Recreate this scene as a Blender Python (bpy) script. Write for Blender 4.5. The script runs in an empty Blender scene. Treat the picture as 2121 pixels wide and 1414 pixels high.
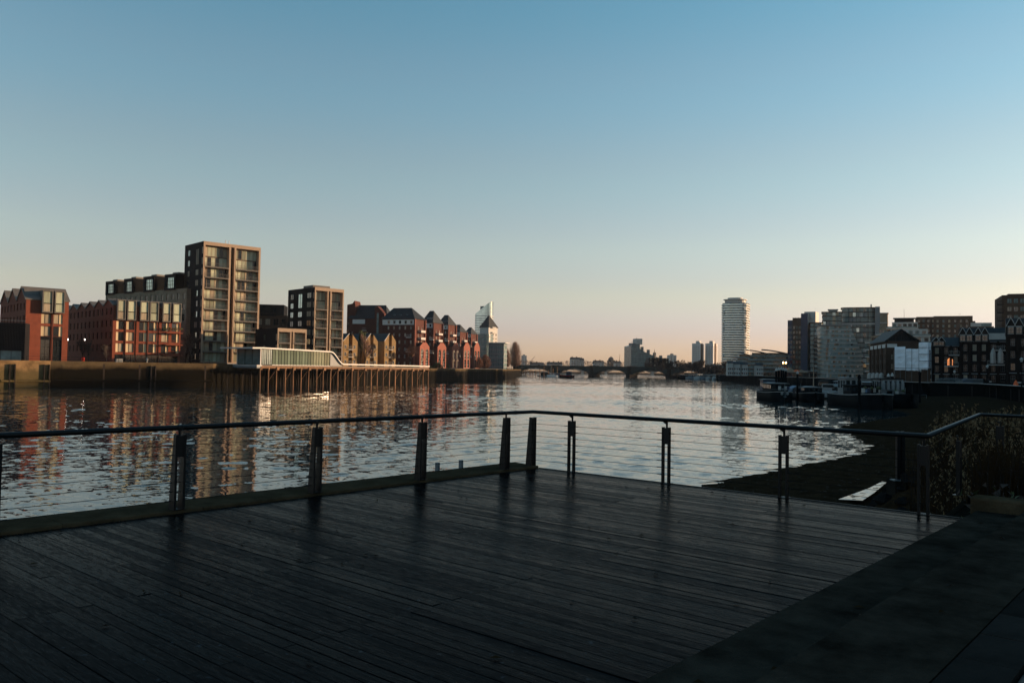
import bpy, math, random
from mathutils import Vector, Matrix
random.seed(11)
R = math.radians
S = bpy.context.scene
COL = S.collection

# ------------------------------------------------------------------ camera
CH, F = 2.0, 1700.0                       # eye height over the deck, focal length in photo pixels
PITCH, ROLL = math.atan(56 / F), R(0.95)
fw = Vector((0, math.cos(PITCH), math.sin(PITCH)))
r0 = Vector((1, 0, 0)); u0 = Vector((0, -math.sin(PITCH), math.cos(PITCH)))
rt = r0 * math.cos(ROLL) + u0 * math.sin(ROLL)
up = u0 * math.cos(ROLL) - r0 * math.sin(ROLL)
cd = bpy.data.cameras.new('camera'); cam = bpy.data.objects.new('camera', cd); COL.objects.link(cam)
cam.matrix_world = Matrix(((rt.x, up.x, -fw.x, 0), (rt.y, up.y, -fw.y, 0), (rt.z, up.z, -fw.z, CH), (0, 0, 0, 1)))
cd.sensor_width = 36; cd.lens = F / 2121 * 36; cd.clip_start = 0.1; cd.clip_end = 20000
S.camera = cam

# ------------------------------------------------------------------ sky, sun, exposure
SUN_AZ, SUN_EL = 73.0, 6.5                # degrees from straight ahead towards the right, and up
wd = bpy.data.worlds.new('World'); S.world = wd; wd.use_nodes = True
wn = wd.node_tree; wn.nodes.clear()
sky = wn.nodes.new('ShaderNodeTexSky'); sky.sky_type = 'NISHITA'; sky.sun_disc = False
sky.sun_elevation = R(SUN_EL); sky.sun_rotation = R(SUN_AZ)
sky.altitude = 0; sky.air_density = 1.0; sky.dust_density = 0.4; sky.ozone_density = 1.4
bg = wn.nodes.new('ShaderNodeBackground'); bg.inputs['Strength'].default_value = 0.15
ow = wn.nodes.new('ShaderNodeOutputWorld')
# winter air: rosy belt at the horizon, teal overhead, the same all the way round
tg = wn.nodes.new('ShaderNodeTexCoord'); sz = wn.nodes.new('ShaderNodeSeparateXYZ'); wn.links.new(tg.outputs['Generated'], sz.inputs[0])
tr = wn.nodes.new('ShaderNodeValToRGB'); wn.links.new(sz.outputs[2], tr.inputs[0]); tr.color_ramp.interpolation = 'EASE'
TINT = [(0.0, (.74, .70, 1.25)), (.036, (.79, .705, 1.2)), (.096, (1.01, .855, .95)), (.153, (1.11, .97, .97)), (.23, (1.08, 1.045, 1.0)), (.324, (.95, 1.11, 1.1)), (.42, (.76, 1.12, 1.14)), (.8, (.72, 1.1, 1.14))]
els = tr.color_ramp.elements
for i, (p, c) in enumerate(TINT):
    e = els[i] if i < 2 else els.new(p)
    e.position = p; e.color = (*[x / 1.4 for x in c], 1)
mxw = wn.nodes.new('ShaderNodeMix'); mxw.data_type = 'RGBA'; mxw.blend_type = 'MULTIPLY'; mxw.inputs['Factor'].default_value = 1
wn.links.new(sky.outputs[0], mxw.inputs['A']); wn.links.new(tr.outputs[0], mxw.inputs['B']); wn.links.new(mxw.outputs['Result'], bg.inputs['Color']); wn.links.new(bg.outputs[0], ow.inputs['Surface'])
sl = bpy.data.lights.new('sun', 'SUN'); sl.energy = 5.0; sl.angle = R(0.55); sl.color = (1.0, 0.65, 0.39)
so = bpy.data.objects.new('sun', sl); COL.objects.link(so)
sd = Vector((math.sin(R(SUN_AZ)) * math.cos(R(SUN_EL)), math.cos(R(SUN_AZ)) * math.cos(R(SUN_EL)), math.sin(R(SUN_EL))))
so.rotation_euler = sd.to_track_quat('Z', 'Y').to_euler(); so.location = (200, 40, 120)
S.view_settings.view_transform = 'Standard'; S.view_settings.look = 'None'
S.view_settings.gamma = 1; S.view_settings.use_curve_mapping = False
S.view_settings.exposure = 0.95
S.render.engine = 'CYCLES'
S.cycles.use_denoising = True
S.cycles.max_bounces = 6; S.cycles.diffuse_bounces = 2; S.cycles.glossy_bounces = 4; S.cycles.transmission_bounces = 4
S.cycles.sample_clamp_indirect = 4.0; S.cycles.volume_bounces = 0

# ------------------------------------------------------------------ survey helpers: pixel of the photo -> point of the place at a known distance
def hor(px): return 763 + (px - 1060) * 0.0166
def gx(px, Y): return (px - 1060.9) / F * Y
def zy(py, px, Y): return CH + (hor(px) - py) * Y / F
def onz(px, py, z):
    d = fw * F + rt * (px - 1060.5) - up * (py - 707)
    t = (z - CH) / d.z
    return Vector((d.x * t, d.y * t, z))

# ------------------------------------------------------------------ materials
MATS = {}
def mat(name, c, rough=0.7, var=0.25, scale=0.6, bump=0.0, bscale=4.0, metal=0.0, ior=1.45, emit=None, stretch=None, coord='Object', objvar=0.0):
    m = bpy.data.materials.new(name); m.use_nodes = True; MATS[name] = m
    n = m.node_tree.nodes; l = m.node_tree.links; b = n['Principled BSDF']
    b.inputs['Roughness'].default_value = rough; b.inputs['Metallic'].default_value = metal; b.inputs['IOR'].default_value = ior
    if ior == 1.45 and rough >= 0.4: b.inputs['Specular IOR Level'].default_value = 0.22
    b.inputs['Base Color'].default_value = (*c, 1)
    tc = n.new('ShaderNodeTexCoord'); mp = n.new('ShaderNodeMapping'); l.new(tc.outputs[coord], mp.inputs[0])
    if stretch: mp.inputs['Scale'].default_value = stretch
    if var > 0:
        nz = n.new('ShaderNodeTexNoise'); nz.inputs['Scale'].default_value = scale; nz.inputs['Detail'].default_value = 6; nz.inputs['Roughness'].default_value = 0.65
        l.new(mp.outputs[0], nz.inputs['Vector'])
        rp = n.new('ShaderNodeValToRGB'); rp.color_ramp.elements[0].position = 0.3; rp.color_ramp.elements[1].position = 0.7
        rp.color_ramp.elements[0].color = (*[x * (1 - var) for x in c], 1); rp.color_ramp.elements[1].color = (*[min(1, x * (1 + var)) for x in c], 1)
        l.new(nz.outputs[0], rp.inputs[0]); out = rp.outputs[0]
        if objvar > 0:
            oi = n.new('ShaderNodeObjectInfo'); mr = n.new('ShaderNodeMapRange'); mr.inputs['To Min'].default_value = 1 - objvar; mr.inputs['To Max'].default_value = 1 + objvar
            l.new(oi.outputs['Random'], mr.inputs['Value'])
            vm = n.new('ShaderNodeVectorMath'); vm.operation = 'SCALE'; l.new(out, vm.inputs[0]); l.new(mr.outputs[0], vm.inputs['Scale']); out = vm.outputs[0]
        l.new(out, b.inputs['Base Color'])
    if bump > 0:
        nb = n.new('ShaderNodeTexNoise'); nb.inputs['Scale'].default_value = bscale; nb.inputs['Detail'].default_value = 5
        l.new(mp.outputs[0], nb.inputs['Vector'])
        bp = n.new('ShaderNodeBump'); bp.inputs['Strength'].default_value = bump; bp.inputs['Distance'].default_value = 0.05
        l.new(nb.outputs[0], bp.inputs['Height']); l.new(bp.outputs[0], b.inputs['Normal'])
    if emit:
        b.inputs['Emission Color'].default_value = (*emit[0], 1); b.inputs['Emission Strength'].default_value = emit[1]
    return m

mat('red_brick', (0.15, 0.041, 0.023), 0.85, 0.22, 0.8, 0.2, 3)
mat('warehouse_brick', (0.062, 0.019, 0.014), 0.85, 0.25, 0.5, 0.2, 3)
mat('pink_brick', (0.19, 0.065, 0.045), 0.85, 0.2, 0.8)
mat('yellow_brick', (0.25, 0.165, 0.075), 0.85, 0.25, 0.9)
mat('brown_brick', (0.06, 0.037, 0.025), 0.85, 0.25, 0.5)
mat('dark_brick', (0.02, 0.014, 0.012), 0.85, 0.3, 0.5)
mat('stock_brick', (0.19, 0.15, 0.105), 0.85, 0.25, 0.5)
mat('bronze', (0.27, 0.2, 0.14), 0.55, 0.15, 1.5, metal=0.0)
mat('zinc', (0.1, 0.094, 0.086), 0.5, 0.2, 1.5)
mat('charcoal', (0.011, 0.012, 0.014), 0.6, 0.25, 0.8)
mat('slate', (0.014, 0.017, 0.02), 0.6, 0.35, 0.7)
mat('concrete', (0.15, 0.145, 0.135), 0.8, 0.2, 0.8)
mat('white_paint', (0.5, 0.49, 0.47), 0.6, 0.08, 0.8)
mat('offwhite', (0.34, 0.34, 0.325), 0.6, 0.12, 0.8)
mat('cream_panel', (0.5, 0.4, 0.25), 0.6, 0.1, 0.8, objvar=0.2)
mat('curtain', (0.26, 0.22, 0.16), 0.8, 0.3, 0.9, stretch=(4, 4, 0.3), objvar=0.35)
mat('lit_blind', (0.27, 0.29, 0.21), 0.35, 0.25, 0.9, ior=1.3, stretch=(3, 3, .3), objvar=0.45)
mat('dark_glass', (0.012, 0.014, 0.016), 0.08, 0.3, 0.4, ior=1.35)
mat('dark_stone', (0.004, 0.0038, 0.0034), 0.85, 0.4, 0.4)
mat('glass', (0.012, 0.016, 0.018), 0.04, 0.3, 0.4, ior=1.75)
mat('sky_glass', (0.33, 0.4, 0.41), 0.05, 0.3, 0.25, metal=1.0)
mat('green_glass', (0.1, 0.13, 0.1), 0.06, 0.2, 0.5, ior=1.25, objvar=0.3)
mat('teal_glass', (0.085, 0.14, 0.145), 0.15, 0.5, 0.35, ior=1.42)
mat('steel', (0.007, 0.0072, 0.008), 0.45, 0.25, 6, metal=0.0, bump=0.05, bscale=60)
mat('cable_steel', (0.012, 0.012, 0.012), 0.9, 0, 1, ior=1.02)
mat('grey_metal', (0.13, 0.148, 0.158), 0.5, 0.15, 1)
mat('black_paint', (0.005, 0.0055, 0.006), 0.65, 0.3, 1)
mat('navy_paint', (0.03, 0.04, 0.07), 0.5, 0.2, 1)
mat('blue_tarp', (0.05, 0.12, 0.2), 0.6, 0.3, 1.2)
mat('red_paint', (0.55, 0.04, 0.02), 0.5, 0.1, 1)
mat('orange_cloth', (0.6, 0.12, 0.04), 0.8, 0.1, 1)
mat('pile_timber', (0.16, 0.09, 0.05), 0.85, 0.45, 1.0, 0.3, 5, stretch=(3, 3, 0.5), objvar=0.35)
mat('sunlit_stone', (0.2, 0.13, 0.065), 0.8, 0.45, 0.5, 0.5, 1.5)  # sunlit stretch of the flood wall, the sunlight put into its golden colour
mat('bright_white', (0.74, 0.73, 0.7), 0.6, 0.08, 0.8)
mat('boat_white', (0.17, 0.18, 0.185), 0.6, 0.15, 0.8)
mat('pale_glass', (0.13, 0.185, 0.19), 0.25, 0.4, 0.4, ior=1.45)
mat('pale_edge', (0.075, 0.07, 0.06), 0.8, 0.5, 3.0)
mat('white_sheet', (0.78, 0.82, 0.88), 0.55, 0.12, 0.6, 0.5, 1.2)
mat('bark', (0.02, 0.015, 0.012), 0.9, 0.3, 3)
mat('twig_red', (0.16, 0.075, 0.05), 0.9, 0.3, 2)
mat('twig_pink', (0.17, 0.1, 0.075), 0.9, 0.3, 2)
mat('twig_dark', (0.045, 0.035, 0.03), 0.9, 0.3, 2)
mat('leaf', (0.05, 0.07, 0.03), 0.8, 0.4, 2)
mat('far_wood', (0.12, 0.09, 0.07), 0.9, 0.4, 0.05)
mat('far_stone', (0.3, 0.26, 0.22), 0.85, 0.2, 0.1)
mat('bridge_green', (0.014, 0.021, 0.019), 0.6, 0.3, 0.3)
mat('bridge_stone', (0.018, 0.017, 0.015), 0.85, 0.3, 0.3)
mat('bridge_brown', (0.3, 0.2, 0.14), 0.8, 0.2, 0.2)
mat('kerb_stone', (0.056, 0.041, 0.025), 0.75, 0.4, 2.5, 0.4, 30)
mat('step_stone', (0.03, 0.0255, 0.02), 0.8, 0.6, 2.4, 0.5, 60)
mat('paving', (0.024, 0.022, 0.02), 0.65, 0.35, 2.0, 0.3, 60, objvar=0.2)
mat('grit', (0.02, 0.02, 0.02), 0.9, 0.3, 20)
mat('soil', (0.01, 0.009, 0.007), 0.95, 0.4, 2, 0.6, 8)
mat('shingle', (0.026, 0.0165, 0.0095), 0.85, 0.55, 1.1, 1.0, 9)
mat('pebble', (0.045, 0.036, 0.028), 0.8, 0.5, 3.0)
mat('rock', (0.012, 0.012, 0.012), 0.7, 0.4, 2, 0.5, 6)
mat('reed', (0.03, 0.018, 0.009), 0.9, 0.4, 0.8)
mat('reed_plume', (0.17, 0.115, 0.065), 0.95, 0.3, 0.8)
mat('earth', (0.03, 0.027, 0.022), 0.9, 0.3, 0.2)
mat('lamp_glow', (1, 0.6, 0.25), 0.5, 0, 1, emit=((1.0, 0.5, 0.16), 14.0))
mat('lamp_white', (1, 0.9, 0.8), 0.5, 0, 1, emit=((1.0, 0.85, 0.7), 6.0))
mat('lit_window', (0.6, 0.3, 0.12), 0.5, 0.3, 1.5, emit=((1.0, 0.32, 0.1), 0.5))

for k in ('step_stone', 'paving', 'kerb_stone', 'shingle', 'grit', 'soil', 'pebble', 'rock', 'reed', 'reed_plume', 'earth', 'dark_stone', 'sunlit_stone', 'bridge_stone', 'black_paint', 'charcoal', 'dark_brick'): MATS[k].node_tree.nodes['Principled BSDF'].inputs['Specular IOR Level'].default_value = 0.015 if k in ('black_paint', 'charcoal') else 0.0
def haze_mat():
    m = bpy.data.materials.new('haze'); m.use_nodes = True; MATS['haze'] = m; n = m.node_tree.nodes; n.clear()
    v = n.new('ShaderNodeVolumePrincipled'); v.inputs['Color'].default_value = (0.80, 0.86, 0.95, 1); v.inputs['Density'].default_value = 0.00004; v.inputs['Anisotropy'].default_value = 0.0
    o = n.new('ShaderNodeOutputMaterial'); m.node_tree.links.new(v.outputs[0], o.inputs['Volume'])
haze_mat()
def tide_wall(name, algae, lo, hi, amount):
    # weed and wet tide line on the lower courses, ragged upper edge; the darker wall has shade painted in too
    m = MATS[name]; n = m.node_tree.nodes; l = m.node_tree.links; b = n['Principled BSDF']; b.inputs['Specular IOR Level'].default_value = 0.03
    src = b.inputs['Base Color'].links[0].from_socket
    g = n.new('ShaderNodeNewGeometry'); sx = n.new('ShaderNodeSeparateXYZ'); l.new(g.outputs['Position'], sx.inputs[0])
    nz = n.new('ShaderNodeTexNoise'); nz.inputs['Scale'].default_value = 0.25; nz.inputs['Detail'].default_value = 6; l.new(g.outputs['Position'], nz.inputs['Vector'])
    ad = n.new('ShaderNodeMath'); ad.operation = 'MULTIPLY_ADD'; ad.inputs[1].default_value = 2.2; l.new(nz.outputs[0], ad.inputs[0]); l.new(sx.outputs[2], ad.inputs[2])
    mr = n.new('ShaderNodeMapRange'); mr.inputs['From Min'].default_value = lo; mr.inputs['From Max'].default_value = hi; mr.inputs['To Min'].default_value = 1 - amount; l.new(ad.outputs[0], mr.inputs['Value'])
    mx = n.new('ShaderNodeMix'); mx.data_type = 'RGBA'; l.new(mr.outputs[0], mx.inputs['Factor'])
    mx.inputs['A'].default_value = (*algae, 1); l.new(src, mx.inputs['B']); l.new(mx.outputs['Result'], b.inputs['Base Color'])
mat('shaded_river_stone', (0.075, 0.056, 0.032), 0.9, 0.35, 0.35, 0.5, 1.5, stretch=(1, 1, 1.6))
tide_wall('shaded_river_stone', (0.0045, 0.004, 0.0025), 1.2, 2.4, 1.0)  # weed taken near black and high up, painting in the shade on this wall
tide_wall('sunlit_stone', (0.05, 0.045, 0.018), 0.6, 1.9, 0.75)

def water_mat():
    m = bpy.data.materials.new('river_water'); m.use_nodes = True; MATS['water'] = m
    n = m.node_tree.nodes; l = m.node_tree.links; b = n['Principled BSDF']
    b.inputs['Base Color'].default_value = (0.022, 0.032, 0.033, 1); b.inputs['Roughness'].default_value = 0.02; b.inputs['IOR'].default_value = 1.34
    tc = n.new('ShaderNodeTexCoord')
    def noise(scale, detail, sx, sy, rot=0.0, rough=0.5):
        mp = n.new('ShaderNodeMapping'); mp.inputs['Scale'].default_value = (sx, sy, 1); mp.inputs['Rotation'].default_value = (0, 0, rot); l.new(tc.outputs['Object'], mp.inputs[0])
        t = n.new('ShaderNodeTexNoise'); t.inputs['Scale'].default_value = scale; t.inputs['Detail'].default_value = detail; t.inputs['Roughness'].default_value = rough
        l.new(mp.outputs[0], t.inputs['Vector']); return t.outputs[0]
    def math_(op, a, c=None, v=None):
        k = n.new('ShaderNodeMath'); k.operation = op; l.new(a, k.inputs[0])
        if c is not None: l.new(c, k.inputs[1])
        if v is not None: k.inputs[1].default_value = v
        return k.outputs[0]
    def ncol(scale, detail, sx, sy, rot, rough=0.5):
        mp = n.new('ShaderNodeMapping'); mp.inputs['Scale'].default_value = (sx, sy, 1); mp.inputs['Rotation'].default_value = (0, 0, rot); l.new(tc.outputs['Object'], mp.inputs[0])
        t = n.new('ShaderNodeTexNoise'); t.inputs['Scale'].default_value = scale; t.inputs['Detail'].default_value = detail; t.inputs['Roughness'].default_value = rough
        l.new(mp.outputs[0], t.inputs['Vector'])
        sb = n.new('ShaderNodeVectorMath'); sb.operation = 'SUBTRACT'; sb.inputs[1].default_value = (.5, .5, .5); l.new(t.outputs['Color'], sb.inputs[0]); return sb.outputs[0]
    def vmul(a, vec):
        k = n.new('ShaderNodeVectorMath'); k.operation = 'MULTIPLY'; l.new(a, k.inputs[0]); k.inputs[1].default_value = vec; return k.outputs[0]
    def vadd(a, c):
        k = n.new('ShaderNodeVectorMath'); k.operation = 'ADD'; l.new(a, k.inputs[0]); l.new(c, k.inputs[1]); return k.outputs[0]
    small = vmul(ncol(3.4, 3, 0.62, 1.0, 0.12), (WAVE_S * .35, WAVE_S, 0)); mid = vmul(ncol(1.0, 2, 0.6, 1.0, -0.1), (WAVE_M * .4, WAVE_M, 0))
    patch = noise(0.02, 4, 0.35, 1.0, 0.2, 0.6)
    mr = n.new('ShaderNodeMapRange'); mr.inputs['From Min'].default_value = 0.40; mr.inputs['From Max'].default_value = 0.62
    mr.inputs['To Min'].default_value = 0.45; mr.inputs['To Max'].default_value = 1.5; l.new(patch, mr.inputs['Value'])
    sc = n.new('ShaderNodeVectorMath'); sc.operation = 'SCALE'; l.new(small, sc.inputs[0]); l.new(mr.outputs[0], sc.inputs['Scale'])
    tot = vadd(sc.outputs[0], mid)
    zz = n.new('ShaderNodeVectorMath'); zz.operation = 'ADD'; l.new(tot, zz.inputs[0]); zz.inputs[1].default_value = (0, 0, 1)
    nn = n.new('ShaderNodeVectorMath'); nn.operation = 'NORMALIZE'; l.new(zz.outputs[0], nn.inputs[0]); l.new(nn.outputs[0], b.inputs['Normal'])
WAVE_S, WAVE_M = 0.22, 0.05
water_mat()

def deck_mat():
    m = bpy.data.materials.new('wet_timber'); m.use_nodes = True; MATS['wet_timber'] = m
    n = m.node_tree.nodes; l = m.node_tree.links; b = n['Principled BSDF']
    b.inputs['IOR'].default_value = 1.05
    tc = n.new('ShaderNodeTexCoord'); oi = n.new('ShaderNodeObjectInfo')
    mp = n.new('ShaderNodeMapping'); mp.inputs['Scale'].default_value = (0.9, 14, 3); l.new(tc.outputs['Object'], mp.inputs[0])
    off = n.new('ShaderNodeVectorMath'); off.operation = 'ADD'; l.new(mp.outputs[0], off.inputs[0])
    cx = n.new('ShaderNodeCombineXYZ'); ml = n.new('ShaderNodeMath'); ml.operation = 'MULTIPLY'; ml.inputs[1].default_value = 90; l.new(oi.outputs['Random'], ml.inputs[0]); l.new(ml.outputs[0], cx.inputs[0]); l.new(cx.outputs[0], off.inputs[1])
    nz = n.new('ShaderNodeTexNoise'); nz.inputs['Scale'].default_value = 2.2; nz.inputs['Detail'].default_value = 7; nz.inputs['Roughness'].default_value = 0.7; l.new(off.outputs[0], nz.inputs['Vector'])
    rp = n.new('ShaderNodeValToRGB'); e = rp.color_ramp.elements; e[0].position = 0.3; e[0].color = (0.0016, 0.0015, 0.0017, 1); e[1].position = 0.75; e[1].color = (0.0055, 0.0052, 0.0058, 1)
    l.new(nz.outputs[0], rp.inputs[0])
    mr = n.new('ShaderNodeMapRange'); mr.inputs['To Min'].default_value = 0.65; mr.inputs['To Max'].default_value = 1.35; l.new(oi.outputs['Random'], mr.inputs['Value'])
    vm = n.new('ShaderNodeVectorMath'); vm.operation = 'SCALE'; l.new(rp.outputs[0], vm.inputs[0]); l.new(mr.outputs[0], vm.inputs['Scale'])
    # pale worn flecks
    g = n.new('ShaderNodeNewGeometry')
    fl = n.new('ShaderNodeTexNoise'); fl.inputs['Scale'].default_value = 14; fl.inputs['Detail'].default_value = 3; l.new(g.outputs['Position'], fl.inputs['Vector'])
    fr = n.new('ShaderNodeMapRange'); fr.inputs['From Min'].default_value = 0.66; fr.inputs['From Max'].default_value = 0.72; l.new(fl.outputs[0], fr.inputs['Value'])
    mx = n.new('ShaderNodeMix'); mx.data_type = 'RGBA'; l.new(fr.outputs[0], mx.inputs['Factor']); l.new(vm.outputs[0], mx.inputs['A']); mx.inputs['B'].default_value = (0.03, 0.031, 0.035, 1)
    l.new(mx.outputs['Result'], b.inputs['Base Color'])
    m2 = n.new('ShaderNodeMapping'); m2.inputs['Scale'].default_value = (2.6, 20, 3); l.new(tc.outputs['Object'], m2.inputs[0])
    of2 = n.new('ShaderNodeVectorMath'); of2.operation = 'ADD'; l.new(m2.outputs[0], of2.inputs[0]); l.new(cx.outputs[0], of2.inputs[1])
    wet = n.new('ShaderNodeTexNoise'); wet.inputs['Scale'].default_value = 2.0; wet.inputs['Detail'].default_value = 6; wet.inputs['Roughness'].default_value = 0.7; l.new(of2.outputs[0], wet.inputs['Vector'])
    rr = n.new('ShaderNodeMapRange'); rr.inputs['From Min'].default_value = 0.35; rr.inputs['From Max'].default_value = 0.65; rr.inputs['To Min'].default_value = 0.04; rr.inputs['To Max'].default_value = 0.36; l.new(wet.outputs[0], rr.inputs['Value'])
    ob = n.new('ShaderNodeMath'); ob.operation = 'MULTIPLY_ADD'; ob.inputs[1].default_value = 0.18; l.new(oi.outputs['Random'], ob.inputs[0]); l.new(rr.outputs[0], ob.inputs[2])
    l.new(ob.outputs[0], b.inputs['Roughness'])
    bp = n.new('ShaderNodeBump'); bp.inputs['Strength'].default_value = 0.5; bp.inputs['Distance'].default_value = 0.006; l.new(nz.outputs[0], bp.inputs['Height']); l.new(bp.outputs[0], b.inputs['Normal'])
deck_mat()

# ------------------------------------------------------------------ mesh builder
class MB:
    def __init__(s): s.v = []; s.f = []; s.m = []; s.mats = []
    def mi(s, m):
        if m not in s.mats: s.mats.append(m)
        return s.mats.index(m)
    def poly(s, pts, m):
        i = len(s.v); s.v += [tuple(p) for p in pts]; s.f.append(tuple(range(i, i + len(pts)))); s.m.append(s.mi(m))
    def box(s, x0, y0, z0, x1, y1, z1, m):
        i = len(s.v); k = s.mi(m)
        s.v += [(x0, y0, z0), (x1, y0, z0), (x1, y1, z0), (x0, y1, z0), (x0, y0, z1), (x1, y0, z1), (x1, y1, z1), (x0, y1, z1)]
        for q in ((0, 3, 2, 1), (4, 5, 6, 7), (0, 1, 5, 4), (1, 2, 6, 5), (2, 3, 7, 6), (3, 0, 4, 7)): s.f.append(tuple(i + a for a in q)); s.m.append(k)
    def prism(s, pts, z0, z1, m, top=None):
        n = len(pts); i = len(s.v); k = s.mi(m)
        s.v += [(p[0], p[1], z0) for p in pts] + [(p[0], p[1], z1) for p in pts]
        for a in range(n):
            b = (a + 1) % n; s.f.append((i + a, i + b, i + n + b, i + n + a)); s.m.append(k)
        s.f.append(tuple(i + n + a for a in range(n))); s.m.append(s.mi(top) if top else k)
        s.f.append(tuple(i + a for a in reversed(range(n)))); s.m.append(k)
    def extr(s, prof, axis, a0, a1, m):
        # prof: points in the plane across the axis; axis 'x': (y,z), axis 'y': (x,z)
        n = len(prof); i = len(s.v); k = s.mi(m)
        g = (lambda p, a: (a, p[0], p[1])) if axis == 'x' else (lambda p, a: (p[0], a, p[1]))
        s.v += [g(p, a0) for p in prof] + [g(p, a1) for p in prof]
        for a in range(n):
            b = (a + 1) % n; s.f.append((i + a, i + b, i + n + b, i + n + a)); s.m.append(k)
        s.f.append(tuple(i + a for a in reversed(range(n)))); s.m.append(k); s.f.append(tuple(i + n + a for a in range(n))); s.m.append(k)
    def tube(s, p, q, r0_, r1_, m, n=6, cap=True):
        p = Vector(p); q = Vector(q); d = (q - p)
        if d.length < 1e-6: return
        d.normalize(); a = d.orthogonal().normalized(); b = d.cross(a); i = len(s.v); k = s.mi(m)
        for c, r in ((p, r0_), (q, r1_)):
            for j in range(n):
                t = 2 * math.pi * j / n; s.v.append(tuple(c + a * (r * math.cos(t)) + b * (r * math.sin(t))))
        for j in range(n):
            h = (j + 1) % n; s.f.append((i + j, i + h, i + n + h, i + n + j)); s.m.append(k)
        if cap:
            s.f.append(tuple(i + j for j in reversed(range(n)))); s.m.append(k); s.f.append(tuple(i + n + j for j in range(n))); s.m.append(k)
    def sweep(s, path, prof, m):
        # path: points; prof: (side, up) offsets; mitred in plan
        n = len(prof); rings = []; k = s.mi(m)
        P = [Vector(p) for p in path]
        for j, p in enumerate(P):
            d0 = (P[j] - P[j - 1]) if j else (P[1] - P[0]); d1 = (P[j + 1] - P[j]) if j < len(P) - 1 else d0
            d0 = Vector((d0.x, d0.y, 0)).normalized(); d1 = Vector((d1.x, d1.y, 0)).normalized()
            t = (d0 + d1).normalized(); sc = 1 / max(0.3, t.dot(d0)); sd_ = Vector((t.y, -t.x, 0)) * sc
            i = len(s.v); rings.append(i)
            s.v += [tuple(p + sd_ * a + Vector((0, 0, b))) for a, b in prof]
        for i, j in zip(rings, rings[1:]):
            for a in range(n):
                b = (a + 1) % n; s.f.append((i + a, i + b, j + b, j + a)); s.m.append(k)
        s.f.append(tuple(rings[0] + a for a in reversed(range(n)))); s.m.append(k); s.f.append(tuple(rings[-1] + a for a in range(n))); s.m.append(k)
    def lathe(s, prof, m, n=12, c=(0, 0)):
        i = len(s.v); k = s.mi(m)
        for r, z in prof:
            for j in range(n): t = 2 * math.pi * j / n; s.v.append((c[0] + r * math.cos(t), c[1] + r * math.sin(t), z))
        for a in range(len(prof) - 1):
            for j in range(n):
                h = (j + 1) % n; s.f.append((i + a * n + j, i + a * n + h, i + (a + 1) * n + h, i + (a + 1) * n + j)); s.m.append(k)
        s.f.append(tuple(i + j for j in reversed(range(n)))); s.m.append(k)
        e = i + (len(prof) - 1) * n; s.f.append(tuple(e + j for j in range(n))); s.m.append(k)
    def mesh(s, name, smooth=False):
        me = bpy.data.meshes.new(name); me.from_pydata(s.v, [], s.f)
        for m in s.mats: me.materials.append(MATS[m])
        me.polygons.foreach_set('material_index', s.m)
        if smooth: me.polygons.foreach_set('use_smooth', [True] * len(s.f))
        me.update(); return me
    def build(s, name, parent=None, loc=(0, 0, 0), rz=0.0, smooth=False, **kw):
        return put(name, s.mesh(name, smooth), parent, loc, rz, **kw)

def put(name, me, parent=None, loc=(0, 0, 0), rz=0.0, label=None, cat=None, group=None, kind=None):
    o = bpy.data.objects.new(name, me); COL.objects.link(o); o.location = loc; o.rotation_euler = (0, 0, rz)
    if parent is not None: o.parent = parent
    tag(o, label, cat, group, kind); return o
def tag(o, label=None, cat=None, group=None, kind=None):
    for k, v in (('label', label), ('category', cat), ('group', group), ('kind', kind)):
        if v: o[k] = v
def thing(name, label, cat, loc=(0, 0, 0), rz=0.0, group=None): return put(name, None, None, loc, rz, label, cat, group)
def dup(root, loc, rz, label, group=None):
    r = root.copy(); COL.objects.link(r); r.location = loc; r.rotation_euler = (0, 0, rz); r['label'] = label
    if group: r['group'] = group
    for ch in list(root.children):
        c = ch.copy(); COL.objects.link(c); c.parent = r
        for g in ch.children:
            d = g.copy(); COL.objects.link(d); d.parent = c
    return r

# ------------------------------------------------------------------ building kit (local x along the front, y into the building, z up)
def wall_ops(mb, P, U, W, H, ops, rec, m, z0=0.0):
    N = (U[1], -U[0])
    us = sorted({0.0, W} | {o[0] for o in ops} | {o[1] for o in ops}); zs = sorted({z0, H} | {o[2] for o in ops} | {o[3] for o in ops})
    pt = lambda u, z, d=0.0: (P[0] + U[0] * u - N[0] * d, P[1] + U[1] * u - N[1] * d, P[2] + z)
    for a, b in zip(us, us[1:]):
        run = None
        for c, d in zip(zs, zs[1:]):
            um, zm = (a + b) / 2, (c + d) / 2
            hole = any(o[0] < um < o[1] and o[2] < zm < o[3] for o in ops)
            if hole:
                if run: mb.poly([pt(a, run[0]), pt(b, run[0]), pt(b, run[1]), pt(a, run[1])], m); run = None
            else: run = (run[0] if run else c, d)
        if run: mb.poly([pt(a, run[0]), pt(b, run[0]), pt(b, run[1]), pt(a, run[1])], m)
    for u0_, u1_, a, b in ops:
        mb.poly([pt(u0_, a), pt(u1_, a), pt(u1_, a, rec), pt(u0_, a, rec)], m); mb.poly([pt(u0_, b), pt(u1_, b), pt(u1_, b, rec), pt(u0_, b, rec)], m)
        mb.poly([pt(u0_, a), pt(u0_, b), pt(u0_, b, rec), pt(u0_, a, rec)], m); mb.poly([pt(u1_, a), pt(u1_, b), pt(u1_, b, rec), pt(u1_, a, rec)], m)

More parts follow.
